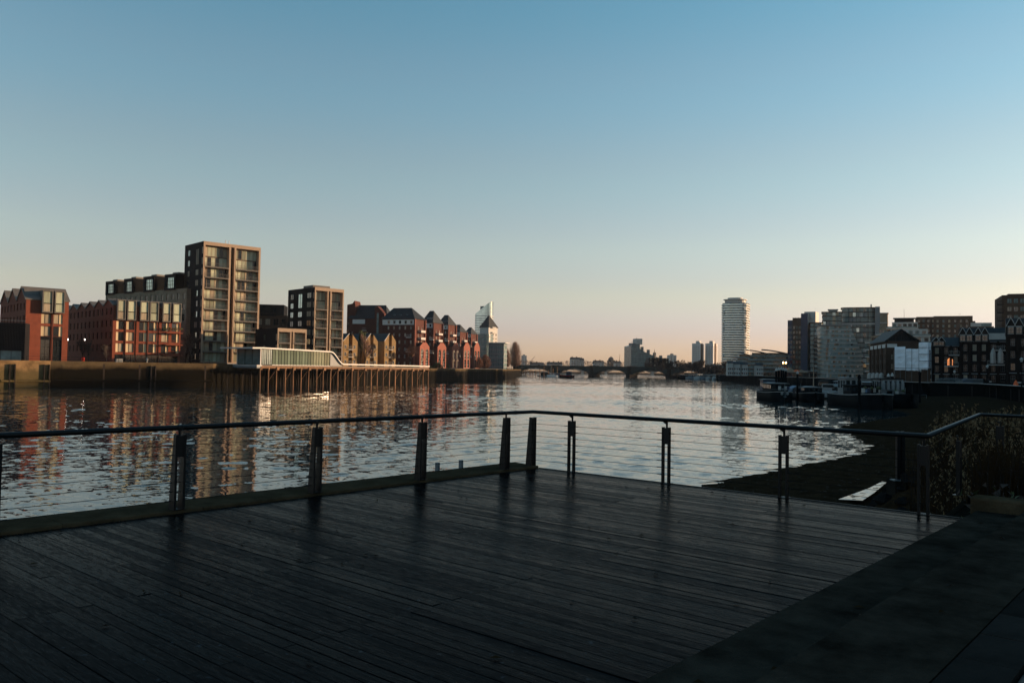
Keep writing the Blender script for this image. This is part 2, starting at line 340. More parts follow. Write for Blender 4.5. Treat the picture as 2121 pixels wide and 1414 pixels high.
WC = {}
def win_mesh(w, h, nx, ny, fm, t=0.07):
    k = (round(w, 2), round(h, 2), nx, ny, fm, t)
    if k not in WC:
        b = MB()
        b.box(0, -.04, 0, t, .06, h, fm); b.box(w - t, -.04, 0, w, .06, h, fm); b.box(t, -.04, 0, w - t, .06, t, fm); b.box(t, -.04, h - t, w - t, .06, h, fm)
        for i in range(1, nx): b.box(w * i / nx - t / 2, -.035, t, w * i / nx + t / 2, .055, h - t, fm)
        for j in range(1, ny): b.box(t, -.03, h * j / ny - t / 2, w - t, .05, h * j / ny + t / 2, fm)
        WC[k] = b.mesh('window')
    return WC[k]
def quad_mesh(w, h, m, y=0.02):
    k = ('q', round(w, 2), round(h, 2), m, y)
    if k not in WC:
        b = MB(); b.poly([(0, y, 0), (w, y, 0), (w, y, h), (0, y, h)], m); WC[k] = b.mesh('pane')
    return WC[k]

FACES = {'front': ((0, 0), (1, 0)), 'left': (None, (0, -1)), 'right': (None, (0, 1))}
class Bld:
    def __init__(s, name, label, cat, px0, Z0, ang, px1=None, W=None, D=10.0, zb=1.6, group=None):
        a = R(ang); X0 = gx(px0, Z0)
        if px1 is not None:
            k = (px1 - 1060.9) / F; W = (k * Z0 - X0) / (math.cos(a) - k * math.sin(a))
        s.px0, s.px1, s.Z0, s.W, s.D, s.zb, s.ang = px0, px1, Z0, W, D, zb, a
        s.root = thing(name, label, cat, (X0, Z0, zb), a, group)
    def Zat(s, u, v=0): return s.Z0 + math.sin(s.ang) * u + math.cos(s.ang) * v
    def h(s, py, px=None, v=0.0):
        if px is None: px, u = s.px0, 0
        else: u = s.u(px)
        return zy(py, px, s.Zat(u, v)) - s.zb
    def u(s, px):
        k = (px - 1060.9) / F; X0 = s.root.location.x
        return (k * s.Z0 - X0) / (math.cos(s.ang) - k * math.sin(s.ang))
    def face(s, f, x=0, y=0, W=None, D=None):
        W = W or s.W; D = D or s.D
        return {'front': ((x, y), (1, 0), W), 'left': ((x, y + D), (0, -1), D), 'right': ((x + W, y), (0, 1), D), 'back': ((x + W, y + D), (-1, 0), W)}[f]
    def shell(s, H, m, ops={}, x=0, y=0, z=0, W=None, D=None, rec=0.25, name='wall', top=None, par=0.0):
        W = W or s.W; D = D or s.D; b = MB()
        for f in ('front', 'left', 'right', 'back'):
            P, U, L = s.face(f, x, y, W, D); wall_ops(b, (P[0], P[1], z), U, L, H, ops.get(f, []), rec, m)
        b.poly([(x, y, z + H - par), (x + W, y, z + H - par), (x + W, y + D, z + H - par), (x, y + D, z + H - par)], top or m)
        return b.build(name, s.root)
    def box(s, name, x0, y0, z0, x1, y1, z1, m, parent=None):
        b = MB(); b.box(x0, y0, z0, x1, y1, z1, m); return b.build(name, parent or s.root)
    def windows(s, f, ops, nx=2, ny=1, fm='charcoal', pm=('glass',), x=0, y=0, z=0, W=None, D=None, rec=0.25, t=0.07, name='window', single=True):
        P, U, L = s.face(f, x, y, W, D); N = (U[1], -U[0]); a = math.atan2(U[1], U[0])
        if not single:
            bf = MB()
            for u0_, u1_, a0, a1 in ops:
                q = lambda u, zz, d: (P[0] + U[0] * u - N[0] * d, P[1] + U[1] * u - N[1] * d, z + zz)
                m = random.choice(pm); r_ = rec - 0.02
                bf.poly([q(u0_, a0, r_), q(u1_, a0, r_), q(u1_, a1, r_), q(u0_, a1, r_)], m)
                r_ = rec - 0.1
                for i in range(1, nx):
                    c = u0_ + (u1_ - u0_) * i / nx; bf.poly([q(c - t, a0, r_), q(c + t, a0, r_), q(c + t, a1, r_), q(c - t, a1, r_)], fm)
            return bf.build('window_glazing', s.root, kind='stuff')
        for u0_, u1_, a0, a1 in ops:
            w, hh = u1_ - u0_, a1 - a0
            o = put(name, win_mesh(w, hh, nx, ny, fm, t), s.root, (P[0] + U[0] * u0_ - N[0] * (rec - .07), P[1] + U[1] * u0_ - N[1] * (rec - .07), z + a0), a)
            p = put('pane', quad_mesh(w, hh, random.choice(pm)), o)
            p.rotation_euler = (random.uniform(-.006, .006), 0, random.uniform(-.008, .008))
def grid(u0_, u1_, n, ww, z0, pitch, m, wh):
    out = []
    for j in range(m):
        for i in range(n):
            c = u0_ + (u1_ - u0_) * (i + .5) / n; out.append((c - ww / 2, c + ww / 2, z0 + j * pitch, z0 + j * pitch + wh))
    return out
def rrect(w, d, r, n=5, x=0, y=0):
    pts = []
    for cx, cy, a0 in ((x + w - r, y + r, -90), (x + w - r, y + d - r, 0), (x + r, y + d - r, 90), (x + r, y + r, 180)):
        for i in range(n + 1): a = R(a0 + 90 * i / n); pts.append((cx + r * math.cos(a), cy + r * math.sin(a)))
    return pts
# ================================================================== THE SETTING: water, banks, river walls
def sheet(name, pts, z, m, kind='structure'):
    b = MB(); b.poly([(x, y, z) for x, y in pts], m); return b.build(name, kind=kind)
import numpy as np
rs = np.random.RandomState(4)
NW = 64; LAM = np.exp(np.linspace(math.log(0.42), math.log(3.6), NW)); WD = rs.normal(0, 0.62, NW) + math.pi / 2 + 0.1; PH = rs.uniform(0, 6.28, NW)
KX, KY = 2 * np.pi / LAM * np.cos(WD), 2 * np.pi / LAM * np.sin(WD); AMP = 0.0175 * LAM / (2 * np.pi) * np.where(LAM > 2.2, .75, 1.0)
LW = [(rs.uniform(.012, .05), rs.uniform(.03, .13), rs.uniform(0, 6.28)) for _ in range(9)]
def river_height(x, y, cell):
    e = sum(np.sin(a * x + b * y + p + 1.5 * np.sin(.021 * x + p)) for a, b, p in LW) / 3.0
    e = np.clip(.9 + .3 * e, .45, 1.5); h = np.zeros_like(x)
    for i in range(NW):
        f = min(1.0, max(0.0, (LAM[i] / cell - 2.2) / 1.5))
        if f > 0: h += f * AMP[i] * np.sin(KX[i] * x + KY[i] * y + PH[i] + .6 * np.sin(.11 * x + i) + .5 * np.sin(.09 * y + 2 * i))
    return h * e
WV, WF, off = [], [], 0
def strip(x0, x1, y0, y1, c):
    global off
    nx, ny = int((x1 - x0) / c), int((y1 - y0) / c); X, Y = np.meshgrid(np.linspace(x0, x1, nx + 1), np.linspace(y0, y1, ny + 1)); Z = river_height(X, Y, c)
    WV.append(np.stack([X, Y, Z], -1).reshape(-1, 3)); i, j = np.meshgrid(np.arange(nx), np.arange(ny)); a = (j * (nx + 1) + i).ravel() + off
    WF.append(np.stack([a, a + 1, a + nx + 2, a + nx + 1], -1)); off += (nx + 1) * (ny + 1)
strip(-26, 28, 9, 42, .13); strip(-52, 52, 42, 84, .21); strip(-90, 84, 84, 150, .36); strip(-125, 118, 150, 300, .45); strip(-80, 150, 300, 720, 1.0)
V = np.concatenate(WV); Fq = np.concatenate(WF)
me = bpy.data.meshes.new('river_water'); me.vertices.add(len(V)); me.vertices.foreach_set('co', V.ravel()); me.loops.add(len(Fq) * 4); me.loops.foreach_set('vertex_index', Fq.ravel().astype(np.int32))
me.polygons.add(len(Fq)); me.polygons.foreach_set('loop_start', np.arange(0, len(Fq) * 4, 4, dtype=np.int32)); me.polygons.foreach_set('use_smooth', np.ones(len(Fq), dtype=bool)); me.update(calc_edges=True); me.materials.append(MATS['water'])
put('river_water', me, loc=(0, 0, -4.0), kind='structure')
wat = MB(); wat.poly([(-4000, -600, 0), (4000, -600, 0), (4000, 4000, 0), (-4000, 4000, 0)], 'water')
wat.build('outer_water', loc=(0, 0, -4.2), kind='structure')

WL = [(-260, 37), (-190, 103), (-110, 177), (-103, 183.5), (-76, 209), (-57, 267), (-33, 343), (-4, 479), (8, 694), (12, 820), (10, 1000), (30, 1500)]
WR = [(23, 16), (45, 50), (75, 108), (95, 153), (109.5, 192), (105, 206), (112, 260), (125, 340), (136, 436), (148, 600), (160, 760), (185, 950), (260, 1500)]
sheet('left_bank_ground', WL + [(-3000, 1500), (-3000, 37)], 1.6, 'earth')
sheet('right_bank_ground', WR[::-1] + [(23, -400), (3000, -400), (3000, 1500)], 0.0, 'earth')
sheet('far_bank_ground', [(-4000, 1500), (4000, 1500), (4000, 4000), (-4000, 4000)], 1.2, 'earth')

def bank_wall(name, label, pts, ztop, m, side, fender_step, cop=0.35, hi=0.5):
    root = thing(name, label, 'river wall')
    b = MB()
    for (x0, y0), (x1, y1) in zip(pts, pts[1:]): b.poly([(x0, y0, -7), (x1, y1, -7), (x1, y1, ztop - hi), (x0, y0, ztop - hi)], m)
    b.build('wall_face', root)
    c = MB(); prof = [(side * -0.12, 0), (side * 0.8, 0), (side * 0.8, hi), (side * -0.12, hi)]
    if side > 0: prof = prof[::-1]
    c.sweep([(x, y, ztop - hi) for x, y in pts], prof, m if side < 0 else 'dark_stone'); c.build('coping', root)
    if side > 0:
        q = MB(); q.sweep([(x, y, ztop + .004) for x, y in pts], [(.75, 0), (-.15, 0), (-.15, .09), (.75, .09)], 'offwhite'); q.build('coping_cap', root)
    f = MB(); f.box(-.2, -.35, -7, .2, .03, ztop - hi - .1, 'bark'); me = f.mesh('fender')
    g = MB(); g.box(-.9, -.5, -7, .9, .05, ztop - hi - .25, m); pm_ = g.mesh('pier')
    k = 0; rest = fender_step * .4
    for (x0, y0), (x1, y1) in zip(pts, pts[1:]):
        L = math.hypot(x1 - x0, y1 - y0); a = math.atan2(y1 - y0, x1 - x0) + (math.pi if side > 0 else 0); t = rest
        while t < L:
            if k < 40: put('fender' if k % 3 else 'pier', me if k % 3 else pm_, root, (x0 + (x1 - x0) * t / L, y0 + (y1 - y0) * t / L, 0), a + math.pi if side < 0 else a + math.pi)
            k += 1; t += fender_step
        rest = t - L
    return root
W1 = bank_wall('river_wall', 'stone flood wall stretch coloured golden as if sunlit with ladder recess at the picture edge', WL[:4], 2.0, 'sunlit_stone', -1, 5.2)
W2 = bank_wall('river_wall', 'stone flood wall with algae and painted shade below a pale top band, under the long red brick flats', WL[3:6], 2.0, 'shaded_river_stone', -1, 8.0)
bank_wall('river_wall', 'stone wall with timber fenders below the gabled warehouse row', WL[5:9], 1.5, 'shaded_river_stone', -1, 9.0)
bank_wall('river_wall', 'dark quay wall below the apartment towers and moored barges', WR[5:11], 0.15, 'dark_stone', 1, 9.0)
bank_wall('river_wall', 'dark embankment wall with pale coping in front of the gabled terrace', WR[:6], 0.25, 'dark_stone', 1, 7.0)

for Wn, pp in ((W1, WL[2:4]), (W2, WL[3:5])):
    b = MB(); b.sweep([(x, y, -2.7) for x, y in pp], [(-.1, 0), (.45, 0), (.45, .35), (-.1, .5)], 'sunlit_stone' if Wn is W1 else 'shaded_river_stone'); b.build('ledge', Wn)
    (x0, y0), (x1, y1) = pp; L = math.hypot(x1 - x0, y1 - y0); a = math.atan2(y1 - y0, x1 - x0)
    for k in range(2 if Wn is W1 else 1):
        t = (.22 + .7 * k) if Wn is W1 else (.6); px_, py_ = x0 + (x1 - x0) * t, y0 + (y1 - y0) * t
        b = MB(); b.box(-.62, -.45, -7, -.4, .1, 1.2, 'bark'); b.box(.4, -.45, -7, .62, .1, 1.2, 'bark')
        for i in range(12): b.box(-.45, -.3, -3.6 + i * .4, .45, -.22, -3.54 + i * .4, 'charcoal')
        b.build('wall_ladder', Wn, (px_, py_, 0), a)
# ------------------------------------------------------------------ beach
SH = [(-20, -60), (5, -8), (15, -3), (25, 1.5), (36, 6), (43, 10), (48.7, 14.9), (55, 20.5), (60.4, 25.6), (68, 30.5), (75.7, 32.8), (83, 34.7), (94, 38.5), (104, 45.5), (115, 54.5), (122, 60), (131, 64), (140, 66), (155, 71), (180, 80), (215, 95)]
def lerp(tab, y):
    for (a, p), (b, q) in zip(tab, tab[1:]):
        if y <= b: return p + (q - p) * (y - a) / (b - a)
    return tab[-1][1]
def beach_z(x, y):
    d = (x - lerp(SH, y) + .9 + .006 * y) * 0.75
    z = -4.0 + (0.07 * d if d > 0 else 0.12 * d) - 0.03
    z = min(z, -2.6 + 0.004 * d)
    q = math.hypot((x - 17.5) / 6.0, (y - 25) / 8.0); z += 1.9 * math.exp(-q * q * 1.6)
    q = math.hypot((x - 15.2) / 2.0, (y - 29.5) / 2.6); z += 0.9 * math.exp(-q * q)
    q = math.hypot((x - (12.4 + (y - 30) * .62)) / 1.3, (y - 35) / 6.5); z -= 0.55 * math.exp(-q * q)
    z += 0.018 * math.sin(x * 1.7 + math.sin(y * .9) * 2) * math.sin(y * 1.3 + x * .4) + 0.008 * math.sin(x * 4.1 + y * 2.7)
    return max(z, -6.5)
b = MB(); nx, ny = 150, 190
xs = [-25 + 140 * (i / nx) ** 1.25 for i in range(nx + 1)]; ys = [4 + 206 * (j / ny) ** 1.7 for j in range(ny + 1)]
for y in ys:
    for x in xs: b.v.append((x, y, beach_z(x, y)))
for j in range(ny):
    for i in range(nx):
        a = j * (nx + 1) + i; b.f.append((a, a + 1, a + nx + 2, a + nx + 1)); b.m.append(b.mi('shingle'))
b.build('shingle_beach', kind='structure', smooth=True)
# loose stones on the beach
rnd = random.Random(3); b = MB()
ico = [(0, 0, 1), (.9, 0, .25), (.28, .85, .25), (-.72, .53, .25), (-.72, -.53, .25), (.28, -.85, .25), (0, 0, -.5)]
icf = [(0, 1, 2), (0, 2, 3), (0, 3, 4), (0, 4, 5), (0, 5, 1), (6, 2, 1), (6, 3, 2), (6, 4, 3), (6, 5, 4), (6, 1, 5)]
k = 0
while k < 5200:
    y = 14 + 75 * rnd.random() ** 1.5; x = lerp(SH, y) + rnd.random() * 30 - .3
    if x > 48: continue
    r = rnd.choice([.03, .04, .05, .07, .1]) * rnd.uniform(.7, 1.3); i = len(b.v); z = beach_z(x, y); c, s_ = math.cos(k), math.sin(k); e = rnd.uniform(.6, 1)
    b.v += [(x + r * (p[0] * c - p[1] * s_), y + r * (p[0] * s_ + p[1] * c) * e, z + r * .55 * p[2]) for p in ico]
    b.f += [tuple(i + a for a in q) for q in icf]; b.m += [b.mi('pebble')] * 10; k += 1
b.build('beach_pebbles', kind='stuff')
# outfall channel water
pl = MB(); pl.poly([(gx(1738, 36.4), 36.4, 0), (gx(1788, 36.2), 36.2, 0), (gx(1812, 38.6), 38.6, 0), (gx(1838, 42.4), 42.4, 0), (gx(1828, 42.7), 42.7, 0), (gx(1802, 40.2), 40.2, 0), (gx(1782, 38.9), 38.9, 0)], 'water')
pl.build('outfall_water', loc=(0, 0, -3.52), kind='structure')

# ================================================================== DECK, STEPS, RAIL (local frame: x along the planks, y towards the far corner)
K = Vector((0.25, 16.45, 0)); DA = math.atan2(-0.66, 0.751)
ct, st_ = math.cos(DA), math.sin(DA)
def dk(t, s, z=0.0): return Vector((K.x + t * ct - s * st_, K.y + t * st_ + s * ct, z))
deck = put('timber_deck', None, None, K, DA, kind='structure')
tag(deck, 'dark wet timber deck of long planks inside the cable railing')
rnd = random.Random(5)
def plank_mesh(L):
    b = MB(); w, e = 0.0585, 0.003
    b.extr([(-w, -.04), (w, -.04), (w, -e), (w - e, 0), (-w + e, 0), (-w, -e)], 'x', 0.003, L - .003, 'wet_timber'); return b.mesh('plank')
PM = {}
row = 0; s = 0.30
while s > -13.6:
    cuts = [0.11] + ([3.6] if row % 2 else [1.9 + 0.5 * (row % 3), 5.6]) + [8.0]
    for a, c in zip(cuts, cuts[1:]):
        L = round(c - a, 2)
        if L not in PM: PM[L] = plank_mesh(L)
        p = put('plank', PM[L], deck, (a, s, rnd.uniform(-.002, .002))); p.scale.y = rnd.choice([.95, 1.0, 1.01, 1.015, 1.02, 1.025]); p.rotation_euler = (rnd.uniform(-.018, .018), rnd.uniform(-.0006, .0006), rnd.uniform(-.0006, .0006))
    s -= 0.1205; row += 1
b = MB(); b.box(0.08, -30, -.6, 8.02, .40, -.06, 'grit'); b.box(.08, -30, -.06, 8.0, -13.68, 0, 'wet_timber'); b.build('deck_frame', deck)
b = MB(); b.box(0.11, .376, -.16, 8.0, .40, .012, 'steel'); b.build('edge_trim', deck)
kerb = put('kerb', None, None, K, DA, kind='structure'); tag(kerb, 'weathered concrete kerb along the river edge of the deck')
b = MB()
for i in range(12):
    y1 = .40 - i * 1.8; b.extr([(-.58, -.3), (.085, -.3), (.085, .03), (.07, .045), (-.55, .06), (-.58, .03)], 'y', y1 - 1.794, y1, 'kerb_stone')
    b.build('kerb_stone', kerb); b = MB()
qw = MB(); qw.box(-.52, -30, -7, .09, .38, -.3, 'bridge_stone'); qw.box(.09, .02, -7, 8.6, .37, -.6, 'bridge_stone'); qw.build('quay_wall', kerb)

steps = put('stone_steps', None, None, K, DA, kind='structure'); tag(steps, 'two broad dark stone steps rising from the timber deck')
def blk(root, name, x0, x1, y0, y1, z0, z1, m, bev=.016):
    b = MB(); b.extr([(x0, z0), (x1, z0), (x1, z1), (x0 + bev, z1), (x0, z1 - bev)], 'y', y0 + .004, y1 - .004, m); b.m[3] = b.mi('pale_edge'); return b.build(name, root)  # front bevel coloured paler than the rest of the block
y = .22; i = 0
while y > -22:
    L = 2.9; blk(steps, 'step_block', 8.0, 8.70, y - L, y, -.3, .16, 'step_stone'); blk(steps, 'step_block', 8.68, 9.40, y - L - (.9 if 0 else 0), y, -.3, .32 + .001 * (i % 2), 'step_stone'); y -= L; i += 1
ter = put('upper_terrace', None, None, K, DA, kind='structure'); tag(ter, 'dark stone paved terrace above the steps with a slot drain')
b = MB(); b.box(9.405, -40, -.5, 60, .2, .27, 'grit'); b.build('paving_base', ter)
sm = {}
def slab(x0, x1, y0, y1):
    w, l = round(x1 - x0, 3), round(y1 - y0, 3)
    if (w, l) not in sm:
        b = MB(); g = .004; b.prism([(g, g), (w - g, g), (w - g, l - g), (g, l - g)], 0, .055, 'paving'); sm[(w, l)] = b.mesh('paving_slab')
    p = put('paving_slab', sm[(w, l)], ter, (x0, y0, .268 + rnd.uniform(-.002, .002))); p.rotation_euler = (rnd.uniform(-.004, .004), rnd.uniform(-.004, .004), 0)
for i in range(22):
    slab(9.41, 9.74, -13 + i * .6, -12.4 + i * .6)
    for c in range(6): slab(9.80 + c * .6, 10.40 + c * .6, -13 + i * .6 + (.3 if c % 2 else 0), -12.4 + i * .6 + (.3 if c % 2 else 0))
b = MB(); b.box(9.745, -13, .2, 9.795, .2, .285, 'steel'); b.build('slot_drain', ter)

# planter: low wall at the end of the steps, bed and retaining wall behind
w = thing('planter_wall', 'low weathered concrete block wall closing the end of the steps', 'wall', K, DA)
for i, (a, c) in enumerate(((7.93, 8.75), (8.75, 9.6), (9.6, 11.0), (11.0, 13.0))):
    b = MB(); b.extr([(.22, -.4), (.62, -.4), (.62, .31), (.60, .335), (.24, .335), (.22, .31)], 'x', a + .004, c - .004, 'kerb_stone'); b.build('wall_block', w)
b = MB(); b.poly([tuple(dk(*q)) for q in ((7.5, .42, -.12), (20, .42, -.12), (20, 9, -.5), (6.6, 8.7, -.5))], 'soil'); b.build('planting_bed', kind='structure')
b = MB(); b.poly([tuple(dk(*q)) for q in ((6.55, 8.72, -.3), (7.45, .4, -.1), (7.45, .4, -5), (6.55, 8.72, -5))], 'bridge_stone')
b.poly([tuple(dk(*q)) for q in ((6.55, 8.72, -.3), (22, 8.9, -.4), (22, 8.9, -5), (6.55, 8.72, -5))], 'bridge_stone')
b.build('bed_retaining_wall', None, label='dark retaining wall below the second length of cable railing', cat='wall')

rail = thing('guard_rail', 'dark steel guard railing with tube handrail, paired plate posts and cables round the deck', 'railing', K, DA)
HP = [(.045 * math.cos(R(a)), .036 * math.sin(R(a))) for a in range(0, 360, 30)]
path = [(-0.02, -16, 1.13), (-0.02, .33, 1.13), (7.36, .33, 1.13), (6.32, 8.6, 1.13), (9.6, 8.2, 1.13)]
b = MB(); b.sweep(path, HP[::-1], 'steel'); b.build('handrail', rail, smooth=True)
def fin(dirx, base, top, H, taper):
    b = MB()  # plate across the rail line (in local y-z), thin along x
    b.extr([(.032, 0), (.032, H), (-top, H), (-base, 0)], 'x', -.016, .016, 'steel'); return b.mesh('plate')
F1 = fin(0, .12, .034, 1.0, 1); F2 = fin(0, .036, .034, 1.0, 0)
wb = MB(); wb.box(-.044, -.03, .70, .044, .026, .985, 'steel'); WEB = wb.mesh('web')
sb = MB(); sb.tube((0, -.02, .95), (0, -.02, 1.06), .018, .018, 'steel', 8); sb.extr([(-.018, 1.03), (.018, 1.05), (.09, 1.098), (.02, 1.105), (-.018, 1.10)], 'y', -.028, -.012, 'steel'); STEM = sb.mesh('stem')
bb = MB(); bb.box(-.085, -.1, 0, .085, .04, .01, 'steel'); BASE = bb.mesh('base_plate')
def post(t, s, a, me, stem=True, z=0.0, web=True, flip=1):
    p = put('post', None, rail, (t, s, z), a)
    for sx in (-.06, .06): put('plate', me, p, (sx, 0, 0))
    if web: put('web', WEB, p)
    put('base_plate', BASE, p)
    if stem: q = put('stem', STEM, p); q.scale.x = flip
# left side: plates run across local x -> rotate -90 so that their outer edge (-y) points to -x (river)
for s in (-.56, -2.76, -4.95, -7.15, -9.35, -11.55): post(.06, s, -math.pi / 2, F1, z=.045, flip=-1 if s > -20 else 1)
post(-.02, .33, -math.pi / 2, F1, stem=False, z=.02)
for t in (.95, 3.06, 5.22, 7.30): post(t, .35, math.pi, F2, flip=1)
post(6.75, 8.5, math.pi - .1, F2, z=-.1)
post(6.85, 4.4, -math.pi / 2, F2, z=-.2)
for i in range(7):
    z = .16 + i * .122
    c = MB(); n = 40
    for seg in (((.02, -16), (.02, .33)), ((.02, .33), (7.34, .33)), ((7.34, .33), (6.32, 8.58)), ((6.32, 8.58), (9.6, 8.18))):
        c.tube((*seg[0], z), (*seg[1], z), .0042, .0042, 'cable_steel', 5)
    c.build('cable', rail)
ft = MB()
for i in range(7):
    z = .16 + i * .122
    for s in (-.56, -2.76, -4.95, -7.15, -9.35, -11.55): [ft.tube((.02, s + q * .08, z), (.02, s + q * .17, z), .008, .008, 'steel', 6) for q in (-1, 1)]
    for t in (.95, 3.06, 5.22): [ft.tube((t + q * .08, .33, z), (t + q * .17, .33, z), .008, .008, 'steel', 6) for q in (-1, 1)]
ft.build('cable_fitting', rail, kind='stuff')
rnd = random.Random(12); lf = MB()
for i in range(75):
    t, s = rnd.uniform(.3, 9.2), rnd.uniform(-12, .2); z = .006 if t < 7.95 else (.166 if t < 8.66 else .328); a = rnd.uniform(0, 6.28); l_, w_ = rnd.uniform(.025, .05), rnd.uniform(.012, .022); c, d = math.cos(a), math.sin(a)
    P = lambda u, v, h: tuple(dk(t + u * c - v * d, s + u * d + v * c, z + h))
    lf.poly([P(-l_, 0, .004), P(0, -w_, .012), P(l_, 0, .003)], 'bark'); lf.poly([P(-l_, 0, .004), P(l_, 0, .003), P(0, w_, .016)], 'reed')
lf.build('fallen_leaves', kind='stuff')
lad = thing('boarding_ladder', 'pair of short steel ladder ends sticking up beyond the river kerb', 'ladder', K, DA)
for s in (-2.72 + 1.02, -1.62 + .55):
    b = MB(); b.box(-.70, s - .03, -4.5, -.63, s + .03, .20, 'grey_metal'); b.build('stringer', lad)
for i in range(9):
    b = MB(); b.tube((-.665, -1.7, -.3 - i * .4), (-.665, -1.07, -.3 - i * .4), .016, .016, 'grey_metal'); b.build('rung', lad)

# outfall post on the beach
op = thing('outfall_post', 'dark steel marker post on a concrete block above the beach outfall', 'post', (gx(1865, 30), 30, beach_z(gx(1865, 30), 30)))
b = MB(); b.box(-.26, -.2, -.8, .26, .5, .32, 'bridge_stone'); b.build('base_block', op)
b = MB(); b.box(-.14, -.1, .32, -.03, .05, 2.1, 'steel'); b.box(.03, -.1, .32, .14, .05, 2.1, 'steel'); b.box(-.03, -.02, .4, .03, .02, 2.0, 'grit'); b.build('post_shaft', op)
b = MB(); b.box(-.32, -.26, .32, -.05, .1, .36, 'grey_metal'); b.box(.05, -.26, .32, .32, .1, .36, 'grey_metal'); b.build('foot_plate', op)
rnd = random.Random(8)
for i in range(26):
    y = rnd.uniform(24, 38); x = gx(rnd.uniform(1796, 1905), y); r = rnd.uniform(.22, .6)
    b = MB(); n = 7
    pr = [(r * .7, -.3 * r), (r, .1 * r), (r * .75, .5 * r), (r * .3, .72 * r)]
    b.lathe(pr, 'rock', n)
    b.v = [(p[0] * rnd.uniform(.75, 1.25), p[1] * rnd.uniform(.75, 1.25), p[2] * rnd.uniform(.7, 1.1)) for p in b.v]
    lab = ['dark boulder beside the outfall channel on the beach', 'dark boulder at the foot of the reed bed'][x > gx(1850, y)]
    b.build('boulder', None, (x, y, beach_z(x, y)), rnd.uniform(0, 6), label='dark boulder in the heap around the outfall post and channel', cat='boulder', group='boulders round the outfall')
b = MB(); b.tube((0, 0, 0), (1.1, .3, .35), .07, .05, 'bark', 7); b.tube((1.1, .3, .35), (2.0, .2, .42), .05, .02, 'bark', 7); b.tube((.6, .16, .2), (1.0, -.3, .5), .035, .012, 'bark', 6)
b.build('driftwood_branch', None, (gx(1796, 37), 36.2, beach_z(gx(1796, 37), 36.2) + .12), label='dark driftwood branch lying beside the outfall water', cat='driftwood')
# ================================================================== BARE TREES
def tree_mesh(h, spread, seed, levels=5, trunk=.16, n0=4, crown_low=.25, up_bias=.35, tw=.028, m='twig_dark', tm='bark'):
    rd = random.Random(seed); T = MB(); C_ = MB()
    def grow(p, d, L, r, lv):
        q = p + d * L
        (T if lv <= 1 else C_).tube(p, q, r, r * .72, tm if lv <= 1 else m, 5 if lv <= 1 else 3, cap=False)
        if lv >= levels: return
        k = rd.randint(3, 4) if lv else n0
        for i in range(k):
            t = 1.0 if i == 0 else rd.uniform(.45, 1.0)
            s = p + d * (L * t); a = rd.uniform(0, 6.283)
            o = d.orthogonal().normalized(); o = Matrix.Rotation(a, 3, d) @ o
            nd = (d * (1.0 if i == 0 else .75) + o * rd.uniform(.25, .75) * spread + Vector((0, 0, up_bias * rd.uniform(.2, 1)))).normalized()
            grow(s, nd, L * rd.uniform(.62, .82), max(r * (.62 if i else .7), tw), lv + 1)
    L0 = h * .26
    grow(Vector((0, 0, -.2)), Vector((0, 0, 1)), L0, trunk, 0)
    zmax = max(v[2] for v in C_.v); s = h / zmax
    for B_ in (T, C_): B_.v = [(x * s, y * s, z * s) for x, y, z in B_.v]
    return T.mesh('trunk'), C_.mesh('crown')
TM = {}
def tree(name, label, px, Z, zb, h, kind, spread=1.0, group=None, rz=0.0, m='twig_dark', sx=1.0, up=.35, tw=.028, levels=5, x=None):
    k = (kind, m, spread, up, tw, levels)
    if k not in TM: TM[k] = (tree_mesh(10, spread, kind, m=m, up_bias=up, tw=tw, levels=levels), )
    (a, b), = TM[k]
    o = thing(name, label, 'tree', (gx(px, Z) if x is None else x, Z, zb), rz, group); s = h / 10
    for nm, me in (('trunk', a), ('crown', b)): c = put(nm, me, o); c.scale = (s * sx, s * sx, s)
    return o

def brush_tree(name, label, px, Z, zb, h, w, m, n=700, seed=1, low=.12, tw=.05, shape=1.0):
    # upswept winter crown: hundreds of fine shoots fanning out from the trunk into an egg
    rd = random.Random(seed); T = MB(); C_ = MB(); T.tube((0, 0, -.3), (0, 0, h * .35), h * .02, h * .014, 'bark', 7); T.tube((0, 0, h * .35), (0, 0, h * .9), h * .014, h * .003, 'bark', 6)
    for i in range(n):
        t = low + (1 - low) * rd.random() ** .85; a = rd.uniform(0, 6.283); z = h * t
        prof = math.sin(math.pi * min(1, max(0.02, ((t - low) / (1 - low)) ** .8 * .93 + .06))) ** .6
        r = w / 2 * prof * rd.random() ** .45; e = Vector((r * math.cos(a), r * math.sin(a), z))
        s0 = Vector((0, 0, max(h * .1, z - h * rd.uniform(.18, .32)))); k = rd.uniform(.35, .6)
        mid_ = s0.lerp(e, k) + Vector((r * .18 * math.cos(a), r * .18 * math.sin(a), -h * .015))
        C_.tube(s0, mid_, tw * 1.6, tw, m, 3, cap=False); C_.tube(mid_, e, tw, tw * .5, m, 3, cap=False)
        for j in range(2):
            q = mid_.lerp(e, rd.uniform(.2, .9)); C_.tube(q, q + Vector((rd.gauss(0, .05) * w, rd.gauss(0, .05) * w, rd.uniform(.02, .07) * h)), tw * .7, tw * .35, m, 3, cap=False)
    o = thing(name, label, 'tree', (gx(px, Z), Z, zb)); T.build('trunk', o); C_.build('crown', o); return o
